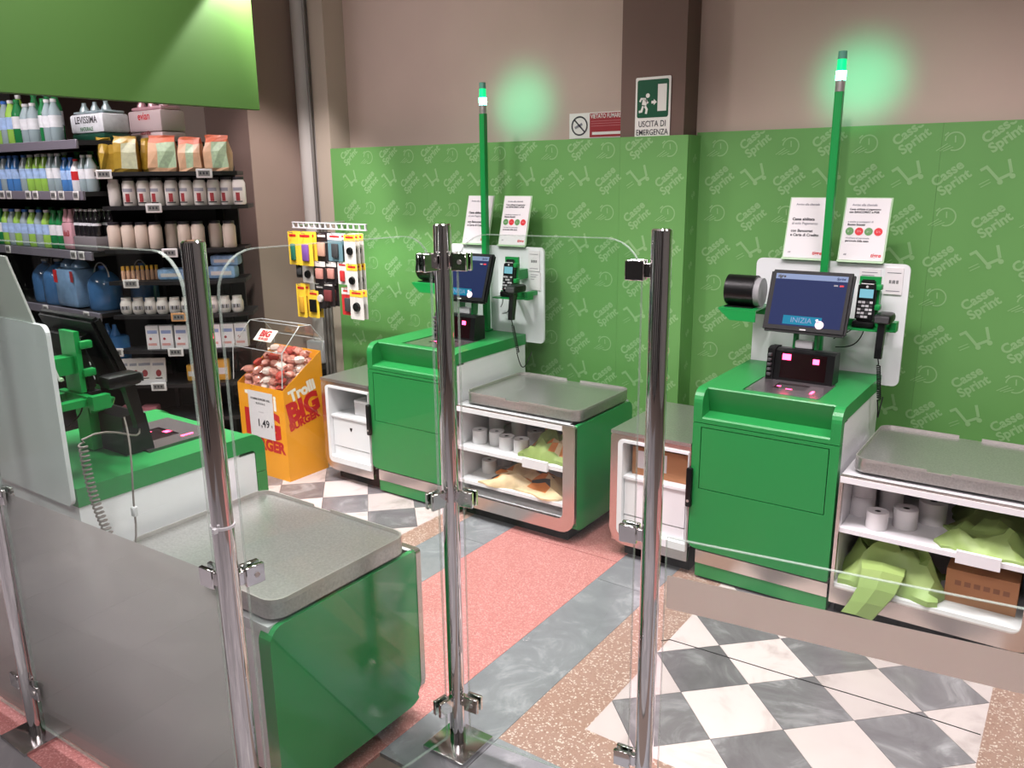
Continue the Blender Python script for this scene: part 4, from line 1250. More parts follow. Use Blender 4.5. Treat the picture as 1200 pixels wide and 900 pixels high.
def crumple(name, label, loc, size, m, seed, cat='bag', group=None, nx=11, ny=9, amp=1.0, tail=None, mats=None):
    """a folded soft bag: two crumpled sheets closed at the rim"""
    rnd = random.Random(seed)
    ph = [(rnd.uniform(3, 11), rnd.uniform(3, 11), rnd.uniform(0, 6.3), rnd.uniform(-1, 1)) for _ in range(6)]
    sx, sy, sz = size
    mb = MB()
    top = []; bot = []
    for j in range(ny+1):
        for i in range(nx+1):
            a = i/nx; b = j/ny
            e = min(1, 5*min(a, 1-a))*min(1, 5*min(b, 1-b))
            w = sum(q[3]*math.sin(q[0]*a+q[1]*b+q[2]) for q in ph)/3
            tri = lambda v: abs((v % 2.0)-1.0)
            rdg = 0.50*tri(3.1*a+1.9*b+ph[0][2])+0.45*tri(1.7*a-3.7*b+ph[1][2])+0.55*rnd.random()
            jx = 0.05*math.sin(7*b+ph[2][2])+0.03*math.sin(17*b+ph[0][2]); jy = 0.07*math.sin(8*a+ph[3][2])+0.03*math.sin(19*a)
            hgt = sz*(0.12+e*(0.20+0.28*w+0.62*rdg-0.05))*amp
            x = (a-0.5+jx)*sx; y = (b-0.5+jy)*sy
            top.append((x, y, max(0.004, hgt))); bot.append((x, y, 0.0))
    N = nx+1
    fs = [(j*N+i, j*N+i+1, (j+1)*N+i+1, (j+1)*N+i) for j in range(ny) for i in range(nx)]
    if mats:
        for (k, f) in enumerate(fs):
            i = k % nx; j = k//nx
            v = math.sin(1.7*i/nx*6+ph[4][2])+math.sin(2.3*j/ny*6+ph[5][2])
            mm = mats[0] if v < 0.5 else (mats[1] if v < 1.2 else mats[2])
            mb.add([top[q] for q in f], [(0, 1, 2, 3)], mm, False)
    else:
        mb.add(top, fs, m, False)
    base = mats[0] if mats else m
    mb.add(bot, [f[::-1] for f in fs], base, True)
    rim = [i for i in range(N)]+[j*N+nx for j in range(1, ny+1)]+[ny*N+i for i in range(nx-1, -1, -1)]+[j*N for j in range(ny-1, 0, -1)]
    for a, b in zip(rim, rim[1:]+rim[:1]):
        mb.add([bot[a], bot[b], top[b], top[a]], [(0, 1, 2, 3)], base, True)
    t = thing(name, label, cat, loc, 0, group)
    mb.build('folded_sheet', t)
    if tail:
        q = MB()
        pts = tail
        L = []; R_ = []
        for k, (x, y, z, w) in enumerate(pts):
            L.append((x-w/2, y, z+0.004*math.sin(2*k))); R_.append((x+w/2, y+0.01, z-0.004*math.cos(3*k)))
        n = len(pts)
        mid = [((l[0]+r[0])/2, (l[1]+r[1])/2-0.012, (l[2]+r[2])/2+0.010) for l, r in zip(L, R_)]
        vs = L+mid+R_
        fs = [(i, i+1, n+i+1, n+i) for i in range(n-1)]+[(n+i, n+i+1, 2*n+i+1, 2*n+i) for i in range(n-1)]
        bk = [(x+0.002, y+0.006, z-0.003) for x, y, z in vs]
        q.add(vs, fs, m, False); q.add(bk, [f[::-1] for f in fs], m, False)
        rim = list(range(n))+[2*n-1]+[2*n+i for i in range(n-1, -1, -1)]+[n]
        for a, b in zip(rim, rim[1:]+rim[:1]):
            q.add([vs[a], vs[b], bk[b], bk[a]], [(0, 1, 2, 3)], m, False)
        q.build('handle_strap', t)
    return t
crumple('carrier_bag', 'pale green carrier bag hanging over the bottom right shelf edge', (K3[0]+0.76, K3[1]+0.16, 0.1425), (0.34, 0.26, 0.17), PALEGREEN, 3,
        tail=[(-0.02, -0.10, 0.10, 0.15), (-0.01, -0.155, 0.085, 0.14), (-0.02, -0.185, 0.03, 0.125), (-0.045, -0.20, -0.03, 0.115), (-0.075, -0.205, -0.085, 0.105)])
crumple('carrier_bag', 'pale green carrier bags heaped on the right-hand middle shelf, foremost', (K3[0]+1.05, K3[1]+0.12, 0.3685), (0.27, 0.20, 0.075), PALEGREEN, 8)
crumple('carrier_bag', 'darker pale green bag lying behind on the right-hand middle shelf', (K3[0]+1.06, K3[1]+0.36, 0.3685), (0.27, 0.22, 0.10), mat('olive_bag', (140, 158, 96), 0.55, noise=0.08, nscale=9), 21)
SHOP = mat('shopper_print', (216, 190, 150), 0.5, noise=0.25, nscale=14)
OR = mat('shopper_orange', (206, 120, 52), 0.5, noise=0.15, nscale=12)
crumple('shopping_bag', 'folded printed shopping bag on the lower shelf of the middle unit', (K2[0]+0.93, K2[1]+0.13, 0.1965), (0.42, 0.22, 0.075), SHOP, 5, mats=(SHOP, OR, DARKGREY))
crumple('shopping_bag', 'crumpled green and orange bag on the upper shelf of the middle unit', (K2[0]+1.06, K2[1]+0.14, 0.3685), (0.26, 0.22, 0.13), PALEGREEN, 12, mats=(mat('bag_leaf', (150, 170, 96), 0.5, noise=0.2, nscale=11), OR, SHOP))
def carton(label, loc, sx, sy, sz, lab=False):
    t = thing('carton', label, 'box', loc)
    MB().box(0, sx, 0, sy, 0, sz-0.0025, KRAFT).build('body', t)
    MB().box(0, sx/2-0.001, 0, sy, sz-0.0024, sz, KRAFT).build('flap', t)
    MB().box(sx/2+0.001, sx, 0, sy, sz-0.0024, sz+0.001, KRAFT).build('flap', t)
    if lab:
        q = MB().box(sx*0.1, sx*0.62, -0.0012, -0.0002, sz*0.25, sz*0.88, WHITEPAPER).build('label_sheet', t)
    else:
        q = MB()
        for k in range(6):
            q.mesh(rect(0.03+0.03*k, 0.05+0.03*k, sz*0.55, sz*0.70), face_front(0, -0.0008, 0), mat('carton_print', (142, 98, 74), 0.7))
        q.build('print', t, merge=False)
    return t
carton('brown flat carton on the bottom right shelf, right of the green bag', (K3[0]+0.945, K3[1]+0.10, 0.1425), 0.225, 0.34, 0.125)
carton('brown carton with a white label in the right-hand drawer unit', (K3[0]-0.295, K3[1]+0.06, 0.3845), 0.26, 0.36, 0.125, True)
wb = thing('white_box', 'small white box inside the far drawer unit beside the orange display', 'box', (K2[0]-0.13, K2[1]+0.12, 0.3845))
MB().rbox(-0.06, 0.06, -0.05, 0.08, 0, 0.07, 0.003, WHITEPAPER).build('box_body', wb)
MB().rbox(-0.061, 0.061, -0.051, 0.081, 0.0702, 0.085, 0.003, WHITE).build('box_lid', wb)

# ---------------------------------------------------------------- orange sweets display
db = thing('display_box', 'orange cardboard display box of sweets reading Trolli BIG BURGER', 'display', (-3.895, 2.789, 0))
LX, LY, hf, hb_ = 0.393, 0.285, 0.525, 0.70
def wallp(pts, axis, c0, c1, name, par=db):
    return MB().prism(pts, axis, c0, c1, DISPLAY_ORANGE).build(name, par)
wallp([(0, 0), (LX, 0), (LX, hf), (0, hf)], 'y', 0.0, 0.004, 'front_board')
rb = wallp([(0.0042, 0), (LY-0.0042, 0), (LY-0.0042, hb_), (0.0042, hf+0.003)], 'x', LX-0.004, LX, 'side_board')
wallp([(0.0042, 0), (LY-0.0042, 0), (LY-0.0042, hb_), (0.0042, hf+0.003)], 'x', 0, 0.004, 'side_board')
wallp([(0, 0), (LX, 0), (LX, hb_), (0, hb_)], 'y', LY-0.004, LY, 'back_board')
MB().box(0.0045, LX-0.0045, 0.0045, LY-0.0045, 0.44, 0.446, KRAFT).build('inner_tray', db)
RT = mat('trolli_white', (244, 240, 226), 0.5)
BR = mat('burger_red', (196, 34, 36), 0.5)
q = MB()
fr = lambda y, z, a=0.0: face_right(LX+0.0008, y, z, a)
SH = Matrix.Rotation(math.radians(7), 4, 'Z')
q.mesh(text_data('Trolli', 0.086, 0.0045), fr(LY/2-0.01, 0.500, math.radians(14)), RT); 
q.build('lettering', rb, merge=False)
q = MB()
q.mesh(text_data('BIG', 0.150, 0.009), fr(LY/2-0.01, 0.402, math.radians(11)), BR)
q.mesh(text_data('BURGER', 0.058, 0.0035), fr(LY/2-0.01, 0.325, math.radians(11)), BR)
q.build('lettering', rb, merge=False)
q = MB()
q.mesh(text_data('BIG', 0.20, 0.011), face_front(LX/2, -0.0008, 0.30), BR)
q.mesh(text_data('BURGER', 0.088, 0.005), face_front(LX/2+0.01, -0.0008, 0.185), BR)
q.mesh(text_data('Trolli', 0.12, 0.005), face_front(LX/2, -0.0008, 0.44), RT)
q.build('lettering', db, merge=False)
pc = thing('price_card', 'white price card reading 1,49 on the orange display box', 'price sign', (-3.700, 2.7872, 0.225))
MB().box(-0.105, 0.105, -0.0015, 0.0, 0, 0.27, WHITEPAPER).build('card', pc)
q = MB(); f0 = lambda x, z: face_front(x, -0.0022, z)
q.mesh(text_data('GOMME BURGER XXL', 0.017, 0.0005), f0(0, 0.225), INK)
q.mesh(text_data('BUSTA 50 G', 0.015, 0.0004), f0(0, 0.200), INK)
q.mesh(rect(-0.02, 0.02, 0.150, 0.152), f0(0, 0), PALEINK)
q.mesh(text_data('1,49', 0.062, 0.0012), f0(0.012, 0.085), INK)
q.mesh(text_data('€', 0.02, 0.0003), f0(0.085, 0.078), INK)
q.build('lettering', pc, merge=False)
prof = [(-0.012, 0.545), (0.004, 0.735), (0.135, 0.862), (0.215, 0.858), (LY+0.008, 0.765), (LY+0.008, 0.705)]
g = MB()
x0, x1 = -0.014, LX+0.012
for (a, b) in zip(prof[:-1], prof[1:]):
    g.add([(x0, *a), (x1, *a), (x1, *b), (x0, *b)], [(0, 1, 2, 3)], ACRYLIC)
for xx in (x0, x1):
    g.add([(xx, a, b) for a, b in prof], [list(range(len(prof)))], ACRYLIC)
ld = g.build('hood', db, merge=False); tag(ld, 'clear plastic hood')
EDGEP = mat('plastic_edge', (176, 178, 176), 0.2)
for nm, xx in (('hood_edge', x0), ('hood_edge', x1)):
    MB().tube([(xx, a, b) for a, b in prof], 0.003, EDGEP, 6).build(nm, ld)
for a, b in prof[1:5]:
    MB().tube([(x0, a, b), (x1, a, b)], 0.0026, EDGEP, 6).build('hood_edge', ld)
T = Matrix.Translation((0.20, 0.07, 0.8015)) @ Matrix.Rotation(math.atan2(0.127, 0.131), 4, 'X')
st = MB(); st.mesh(rect(-0.075, 0.075, -0.04, 0.04), T @ Matrix.Translation((0, 0, 0.003)), RT); st.build('sticker', ld, merge=False)
q = MB(); q.mesh(text_data('BIG', 0.055, 0.003), T @ Matrix.Translation((-0.005, 0.008, 0.0038)), BR)
q.mesh(text_data('BURGER', 0.022, 0.001), T @ Matrix.Translation((0, -0.026, 0.0038)), BR); q.build('lettering', ld, merge=False)
# wrapped sweets, each a thing
FILMP = mat('sweet_wrapper', (216, 146, 132), 0.18, noise=0.22, nscale=60, coat=0.5)
FILMR = mat('sweet_wrapper_red', (200, 84, 74), 0.18, noise=0.35, nscale=50, coat=0.5)
FILMW = mat('sweet_wrapper_white', (236, 214, 204), 0.16, noise=0.1, nscale=50, coat=0.6)
def sweet(m):
    mb = MB()
    prof = [(-0.042, 0.016), (-0.030, 0.006), (-0.024, 0.016), (-0.010, 0.021), (0.010, 0.021), (0.024, 0.016), (0.030, 0.006), (0.042, 0.016)]
    N = 8; vs = []
    for x, r in prof:
        for k in range(N):
            a = 2*PI*k/N
            vs.append((x, r*math.cos(a)*(1.25 if abs(x) < 0.025 else 1.5), r*math.sin(a)*(1.0 if abs(x) < 0.025 else 0.25)))
    mb.add(vs, [(i*N+k, i*N+(k+1) % N, (i+1)*N+(k+1) % N, (i+1)*N+k) for i in range(len(prof)-1) for k in range(N)], m)
    mb.add(vs[:N], [list(range(N))[::-1]], m); mb.add(vs[-N:], [list(range(N))], m)
    return mb.data('wrapped_sweet')
sw = [sweet(FILMP), sweet(FILMR), sweet(FILMW)]
rnd = random.Random(4)
k = 0
for lay in range(3):
    for i in range(5):
        for j in range(4):
            o = bpy.data.objects.new('wrapped_sweet', sw[(0, 1, 0, 2, 0)[k % 5]])
            COL.objects.link(o)
            o.location = (-3.895+0.055+0.07*i+rnd.uniform(-.012, .012), 2.789+0.05+0.062*j+rnd.uniform(-.01, .01), 0.520+0.040*lay+0.028*j+rnd.uniform(-.006, .006))
            o.rotation_euler = (rnd.uniform(-.6, .6), rnd.uniform(-.6, .6), rnd.uniform(0, 6.3))
            tag(o, 'pinkish wrapped sweet heaped under the clear hood of the orange display', 'sweet', 'wrapped sweets in the display')
            k += 1

# ---------------------------------------------------------------- hanging rack of blister packs
hr = thing('hook_rack', 'grey wire hook rack of blister packs beside the corner pipe', 'rack', (-3.995, 3.35, 1.36))
MB().box(0.0, 0.625, 0.0, 0.012, -0.006, 0.0, LGREY).build('rack_rail', hr)
MB().box(0.0, 0.625, 0.0, 0.012, 0.026, 0.032, LGREY).build('rack_rail', hr)
for i in range(14):
    MB().box(0.004+0.0468*i, 0.0125+0.0468*i, 0.001, 0.011, 0.0, 0.026, LGREY).build('rack_bar', hr)
for xx in (0.05,):
    MB().tube([(xx, 0.012, 0.013), (xx, 0.38, 0.013)], 0.006, STEEL, 8).build('support_arm', hr)
HK = mat('hook_wire', (150, 150, 152), 0.35, metal=0.8)
YEL = mat('pack_yellow', (236, 196, 58), 0.45); WPK = mat('pack_white', (214, 208, 204), 0.45); BPK = mat('pack_black', (34, 28, 30), 0.4)
TEAL = mat('pack_teal', (96, 128, 138), 0.45); REDP = mat('pack_red', (190, 44, 46), 0.45); CLB = mat('pack_blister', (196, 186, 180), 0.12)
packs = [  # x, top z, width, height, card, top band, item colour, item kind, label
    (0.005, -0.020, 0.075, 0.185, YEL, YEL, mat('item_green', (40, 110, 90), 0.4), 'drop', 'yellow pack with a green item, top row far left', 0.10),
    (0.120, -0.018, 0.110, 0.185, YEL, YEL, mat('item_purple', (120, 78, 150), 0.4), 'drop', 'yellow pack with a purple item, top row', 0.16),
    (0.232, -0.020, 0.085, 0.165, BPK, BPK, mat('item_flesh', (196, 150, 130), 0.4), 'box', 'black pack with pinkish window in the top row', 0.06),
    (0.330, -0.022, 0.105, 0.150, TEAL, WPK, DARKGREY, 'drop', 'blue grey pack in the top row', 0.06),
    (0.490, -0.020, 0.080, 0.155, WPK, YEL, BLACK, 'disc', 'white and yellow pack with black disc, top of the right stack', 0.12),
    (0.090, -0.200, 0.085, 0.115, WPK, WPK, BLACK, 'disc', 'white pack with a black disc, second row left', 0.05),
    (0.030, -0.205, 0.065, 0.085, BPK, BPK, DARKGREY, 'box', 'small black pack, second row far left', 0.04),
    (0.215, -0.185, 0.085, 0.125, BPK, WPK, mat('item_rose', (190, 130, 120), 0.4), 'box', 'dark pack with rose window, middle of second row', 0.09),
    (0.300, -0.185, 0.075, 0.120, BPK, WPK, MATS['item_rose'], 'box', 'dark pack with rose window, right of its twin in second row', 0.05),
    (0.395, -0.185, 0.070, 0.120, WPK, WPK, REDP, 'drop', 'white and red pack in the second row', 0.05),
    (0.495, -0.185, 0.080, 0.155, WPK, YEL, BLACK, 'disc', 'white and yellow pack with black disc, middle of the right stack', 0.12),
    (0.045, -0.330, 0.075, 0.190, YEL, YEL, mat('item_amber', (200, 150, 50), 0.4), 'drop', 'yellow amber pack, bottom row far left', 0.10),
    (0.130, -0.365, 0.080, 0.155, YEL, YEL, BLACK, 'box', 'yellow pack with a black item, bottom row', 0.06),
    (0.190, -0.325, 0.080, 0.135, BPK, BPK, mat('item_pale', (190, 180, 176), 0.4), 'disc', 'black pack with pale discs, bottom row', 0.05),
    (0.270, -0.305, 0.090, 0.135, BPK, BPK, mat('item_maroon', (110, 50, 52), 0.4), 'box', 'black and maroon pack, bottom row middle', 0.08),
    (0.415, -0.330, 0.085, 0.150, REDP, WPK, DARKGREY, 'drop', 'red pack with white top, bottom row', 0.05),
    (0.520, -0.330, 0.095, 0.160, WPK, YEL, BLACK, 'disc', 'white and yellow pack with black disc, bottom of the right stack', 0.14),
]
for (x, zt, w, h, mc, mt, mi, kind, lb, hookl) in packs:
    w *= 1.13; h *= 1.06
    yo = -0.03-hookl*0.4; x += 0.035
    MB().tube([(x+w/2, 0.0, zt-0.006), (x+w/2, yo-0.02, zt-0.006), (x+w/2, yo-0.026, zt+0.004)], 0.0022, HK, 5).build('hook', hr)
    proto = None
    n = 3 if w < 0.1 and (kind == 'disc' and mt is YEL) else 2
    for d in range(n):
        loc = (-3.995+x+w/2, 3.35+yo+0.032*d, 1.36+zt)
        if proto is None:
            t = thing('blister_pack', lb+', foremost on its hook', 'pack', loc, 0, 'blister packs on the hook rack')
            MB().prism(rrect(-w/2, w/2, -h, 0.0, 0.005, 3), 'y', 0.0, 0.0012, mc).build('card', t)
            if mt is not mc: MB().box(-w/2+0.001, w/2-0.001, -0.0012, -0.0001, -h*0.24, -0.002, mt).build('header', t)
            b = MB()
            if kind == 'disc':
                b.cyl((0, -0.0002, -h*0.58), (0, -0.012, -h*0.58), w*0.26, mi, 16, w*0.22)
            elif kind == 'box':
                b.rbox(-w*0.30, w*0.30, -0.014, -0.0002, -h*0.78, -h*0.32, 0.004, mi)
            else:
                b.rbox(-w*0.18, w*0.26, -0.014, -0.0002, -h*0.86, -h*0.36, 0.006, mi)
            b.build('item', t)
            q = MB(); q.mesh(rect(-w*0.34, w*0.34, -h*0.15, -h*0.08), face_front(0, -0.0014, 0), WPK if mc is BPK else BR); q.build('print', t, merge=False)
            proto = t
        else:
            dup(proto, loc, 0, lb+(', second on its hook' if d == 1 else ', third on its hook'))
# ---------------------------------------------------------------- shelving with groceries
SHB = mat('shelf_black', (26, 25, 26), 0.45)
SHG = mat('shelf_lip_grey', (112, 108, 118), 0.4)
TAGW = mat('tag_white', (214, 212, 210), 0.4)
TAGD = mat('tag_display', (120, 120, 116), 0.4)
def price_tag(par, x, y, z, w=0.07, h=0.045, frame=TAGW):
    o = MB().rbox(x-w/2, x+w/2, y-0.006, y, z-h/2, z+h/2, 0.003, frame, 1).build('price_tag', par)
    return o
def tag_face(tagobj, x, y, z, w=0.07, h=0.045):
    q = MB(); q.mesh(rect(-w*0.36, w*0.36, -h*0.30, h*0.30), face_front(x, y-0.0066, z), TAGD)
    for k in range(3):
        q.mesh(rect(-w*0.28+k*w*0.2, -w*0.16+k*w*0.2, -h*0.12, h*0.16), face_front(x, y-0.0070, z), INK)
    return q

# --- corner unit, its front edge runs from CL to CR
CL = Vector((-4.60, 2.47)); CR_ = Vector((-3.955, 3.0))
CA = math.atan2(CR_.y-CL.y, CR_.x-CL.x)
cu = thing('shelving_unit', 'black corner shelving unit of jars, bags and boxes left of the pilaster', 'shelving', (CL.x, CL.y, 0), CA, 'grocery shelving')
def cw(t, d, z):
    c, s = math.cos(CA), math.sin(CA)
    return (CL.x+t*c-d*s, CL.y+t*s+d*c, z)
def corner_outline(t0, t1, bulge, depth):
    pts = []
    N = 10
    for i in range(N+1):
        u = i/N
        pts.append((t0+(t1-t0)*u, -bulge*math.sin(PI*u)+0.05*max(0, (u-0.85)/0.15)**2))
    return pts+[(t1-0.02, depth), (t0+0.25, depth), (t0+0.02, 0.04)]
MB().box(0.27, 0.72, 0.275, 0.295, 0.05, 1.72, SHB).build('back_panel', cu)
MB().box(0.25, 0.2698, 0.22, 0.295, 0.0, 1.72, SHB).build('upright', cu)
MB().box(0.60, 0.64, 0.235, 0.2748, 0.0, 1.66, BLACKM).build('upright', cu)
MB().box(0.272, 0.70, 0.03, 0.2345, 0.0, 0.10, SHB).build('base', cu)
corner = [('S1', 1.690, 0.03, 0.79, [(0.085, 0), (0.63, 0)]), ('S2', 1.505, 0.05, 0.835, [(0.34, 0)]), ('S3', 1.265, 0.03, 0.80, [(0.40, -0.012)]), ('S4', 1.085, 0.03, 0.785, [(0.16, 0)]),
          ('S5', 0.890, 0.03, 0.81, [(0.41, 1)]), ('S6', 0.685, 0.0, 0.81, [(0.37, 0), (0.02, 0)]), ('S7', 0.480, -0.02, 0.78, [(0.25, 0)]), ('S8', 0.27, -0.02, 0.78, [(0.30, 0), (0.5, 0)])]
for nm, z, t0, t1, tags in corner:
    s = MB().prism(corner_outline(t0, t1, 0.035, 0.274), 'z', z-0.022, z, SHB).build('shelf', cu)
    for tx, off in tags:
        u = (tx-t0)/(t1-t0); y = -0.035*math.sin(PI*u)-0.001
        orange = off == 1
        q = price_tag(s, tx, y, z-0.012 if nm != 'S3' else z-0.02, 0.088, 0.05, mat('tag_orange', (204, 150, 96), 0.4) if orange else TAGW)
        g = tag_face(q, tx, y, z-0.012 if nm != 'S3' else z-0.02, 0.088, 0.05)
        g.build('tag_display', s, merge=False)['kind'] = 'stuff'

# gift-style bags on the top shelf
def grocery_bag(w, d, h, m1, m2, m3, seed):
    rnd = random.Random(seed)
    mb = MB()
    rings = []
    N = 4
    for zf, wf, df in ((0.0, 0.96, 0.94), (0.10, 1.0, 1.0), (0.55, 0.98, 0.95), (0.80, 0.92, 0.60), (0.93, 0.94, 0.16), (1.0, 0.95, 0.10)):
        ring = []
        for (sx, sy) in ((-1, -1), (-0.33, -1.05), (0.33, -1.0), (1, -1), (1, 1), (0.33, 1), (-0.33, 1), (-1, 1)):
            ring.append((sx*w/2*wf+rnd.uniform(-.005, .005), sy*d/2*df+rnd.uniform(-.006, .006), zf*h+rnd.uniform(-.004, .004)*(zf > 0)))
        rings.append(ring)
    for i in range(len(rings)-1):
        for k in range(8):
            l = (k+1) % 8
            m = m1
            if k in (0, 1, 2) and 0 < i < 3: m = m2 if k == 1 or (k == 2 and seed % 2) else m1
            if i >= 3: m = m3
            mb.add([rings[i][k], rings[i][l], rings[i+1][l], rings[i+1][k]], [(0, 1, 2, 3)], m, False)
    mb.add(rings[0], [list(range(8))[::-1]], m1); mb.add(rings[-1], [list(range(8))], m3)
    return mb
GOLD = mat('bag_gold', (172, 140, 50), 0.3, noise=0.1, nscale=30); GPALE = mat('bag_pale', (190, 192, 160), 0.35, noise=0.15, nscale=40)
ORG = mat('bag_orange', (214, 110, 76), 0.4, noise=0.12, nscale=20); MINT = mat('bag_mint', (176, 200, 164), 0.4, noise=0.18, nscale=45); CREAM = mat('bag_cream', (220, 176, 140), 0.4, noise=0.12, nscale=25)
for i, (tc, w, ms, lb) in enumerate(((0.070, 0.075, (GOLD, GOLD, GOLD), 'gold paper bag turned sideways at the left end of the top shelf'), (0.185, 0.125, (GOLD, GPALE, GOLD), 'gold paper bag with a pale label on the top corner shelf'),
        (0.285, 0.07, (GOLD, GOLD, GOLD), 'gold bag set back behind its neighbours on the top shelf'), (0.385, 0.150, (CREAM, MINT, ORG), 'orange topped bag with mint print next to the gold bags'),
        (0.540, 0.125, (CREAM, MINT, ORG), 'orange topped bag with mint print, second from the right'), (0.685, 0.135, (CREAM, MINT, ORG), 'orange topped bag with mint print at the right end of the top shelf'))):
    t = thing('grocery_bag', lb, 'bag', cw(tc, 0.085+(0.06 if i == 2 else 0), 1.6905), CA+(0.5 if i == 0 else 0.1*math.sin(i)), 'bags on the top corner shelf')
    grocery_bag(w, 0.085, 0.185+0.01*(i % 2), *ms, i).build('bag_body', t)

JARW = mat('jar_white', (216, 210, 204), 0.3); JARC = mat('jar_cream', (206, 190, 176), 0.3); LIDB = mat('jar_lid', (42, 40, 46), 0.4); LABR = mat('label_red', (150, 52, 56), 0.5); LABG = mat('label_grey', (150, 150, 160), 0.5)
def jar(r, h, body, lid, lab, label, cat='jar', group=None, loc=(0, 0, 0), rz=0, marks=True):
    t = thing('jar', label, cat, loc, rz, group)
    MB().lathe([(0, 0), (r*0.92, 0), (r, 0.006), (r, h*0.78), (r*0.80, h*0.88), (r*0.80, h*0.90), (0, h*0.90)], body, 16).build('jar_body', t)
    MB().lathe([(0, h*0.9005), (r*0.84, h*0.9005), (r*0.84, h), (0, h)], lid, 16).build('lid', t)
    if marks:
        q = MB()
        def patch(a0, a1, z0, z1, m):
            n = 5; vs = []
            for i in range(n+1):
                a = a0+(a1-a0)*i/n-PI/2
                vs += [((r+0.0006)*math.cos(a), (r+0.0006)*math.sin(a), z0), ((r+0.0006)*math.cos(a), (r+0.0006)*math.sin(a), z1)]
            q.add(vs, [(2*i, 2*i+2, 2*i+3, 2*i+1) for i in range(n)], m)
        patch(-0.75, 0.75, h*0.50, h*0.62, LABG); patch(-0.30, 0.30, h*0.14, h*0.44, lab); patch(-0.65, 0.65, h*0.09, h*0.13, DARKGREY)
        q.build('label_print', t, merge=False)['kind'] = 'stuff'
    return t
ordn = ['leftmost', 'second from the left', 'third from the left', 'fourth from the left', 'fifth from the left', 'sixth from the left', 'seventh from the left', 'eighth from the left', 'ninth from the left', 'tenth from the left']
j0 = None
xs = [0.105, 0.190, 0.272, 0.345, 0.425, 0.505, 0.580, 0.655, 0.725, 0.790]
for i, x in enumerate(xs):
    lb = 'dark lidded jar with red emblem, %s on the second shelf' % ordn[i]
    d = 0.045-0.035*math.sin(PI*x/0.85)+0.02
    if i == 0:
        jar(0.033, 0.145, JARW, JARW, LABR, 'plain white jar at the left end of the second shelf', group='jars on the second corner shelf', loc=cw(x, d, 1.5055), rz=CA, marks=False)
    elif j0 is None:
        j0 = jar(0.037, 0.152, JARW, LIDB, LABR, lb, group='jars on the second corner shelf', loc=cw(x, d, 1.5055), rz=CA)
    else:
        dup(j0, cw(x, d, 1.5055), CA+random.uniform(-.4, .4), lb)
j1 = None
for i, x in enumerate((0.075, 0.155, 0.232, 0.310, 0.385, 0.470, 0.545, 0.625, 0.715)):
    lb = 'cream coloured jar with dark lid, %s on the third shelf' % ordn[i]
    d = 0.065-0.035*math.sin(PI*x/0.8)+(0.05 if i in (4, 7) else 0)
    if j1 is None: j1 = jar(0.037, 0.150, JARC, LIDB, JARC, lb, group='jars on the third corner shelf', loc=cw(x, d, 1.2655), rz=CA, marks=False)
    else: dup(j1, cw(x, d, 1.2655), CA, lb)
# small bottles with yellow caps, blue packs
YC = mat('cap_yellow', (222, 170, 60), 0.4); PEACH = mat('bottle_peach', (214, 166, 138), 0.35)
b0 = None
for i in range(8):
    lb = 'small peach bottle with yellow cap, %s in its row' % ordn[i]
    loc = cw(0.105+0.024*i, 0.03+0.008*i, 1.0855)
    if b0 is None:
        b0 = thing('small_bottle', lb, 'bottle', loc, CA, 'small bottles on the fourth corner shelf')
        MB().lathe([(0, 0), (0.0115, 0), (0.0115, 0.050), (0.008, 0.058), (0, 0.058)], PEACH, 12).build('bottle_body', b0)
        MB().lathe([(0, 0.0585), (0.009, 0.0585), (0.009, 0.082), (0, 0.082)], YC, 12).build('cap', b0)
    else: dup(b0, loc, CA, lb)
BLU = mat('pack_blue', (140, 176, 214), 0.4, noise=0.25, nscale=40)
def soft_pack(name, label, t, d, z, w, dp, h, m, group=None, rz=0):
    o = thing(name, label, 'pack', cw(t, d, z), CA+rz, group)
    MB().rbox(-w/2, w/2, -dp/2, dp/2, 0, h, min(h, dp)*0.22, m, 2).build('pack_body', o)
    q = MB(); q.mesh(rect(-w*0.36, w*0.36, h*0.3, h*0.6), face_front(0, -dp/2-0.0006, 0), WPK if m is not WPK else LABG); q.build('print', o, merge=False)['kind'] = 'stuff'
    return o
soft_pack('tissue_pack', 'blue and white flat pack right of the small yellow capped bottles', 0.375, 0.06, 1.0855, 0.155, 0.10, 0.065, BLU, 'blue packs')
soft_pack('tissue_pack', 'blue and white flat pack, lower one at the right shelf end', 0.655, 0.075, 1.0855, 0.16, 0.10, 0.075, BLU, 'blue packs')
soft_pack('tissue_pack', 'blue and white flat pack, upper one at the right shelf end', 0.675, 0.085, 1.161, 0.16, 0.10, 0.06, BLU, 'blue packs')
# round jars
rj = None
for i, x in enumerate((0.095, 0.165, 0.235, 0.305, 0.375, 0.445, 0.585, 0.655, 0.725)):
    lb = 'small round white jar with dark print, %s on the fifth shelf' % ordn[i]
    d = 0.06-0.035*math.sin(PI*x/0.8)
    if rj is None:
        rj = thing('round_jar', lb, 'jar', cw(x, d, 0.8905), CA, 'round jars on the fifth corner shelf')
        MB().lathe([(0, 0), (0.026, 0), (0.034, 0.014), (0.035, 0.060), (0.027, 0.078), (0, 0.078)], JARW, 16).build('jar_body', rj)
        MB().lathe([(0, 0.0785), (0.027, 0.0785), (0.027, 0.095), (0, 0.097)], JARW, 16).build('lid', rj)
        q = MB()
        for k in range(5):
            a = -PI/2+(-0.6+0.3*k); q.add([((0.0356)*math.cos(a+s*0.11), 0.0356*math.sin(a+s*0.11), z) for s, z in ((-1, 0.028), (1, 0.028), (1, 0.05), (-1, 0.05))], [(0, 1, 2, 3)], INK if k % 2 else LABG)
        q.build('label_print', rj, merge=False)['kind'] = 'stuff'
    else: dup(rj, cw(x, d, 0.8905), CA+0.2*math.sin(i*2), lb)
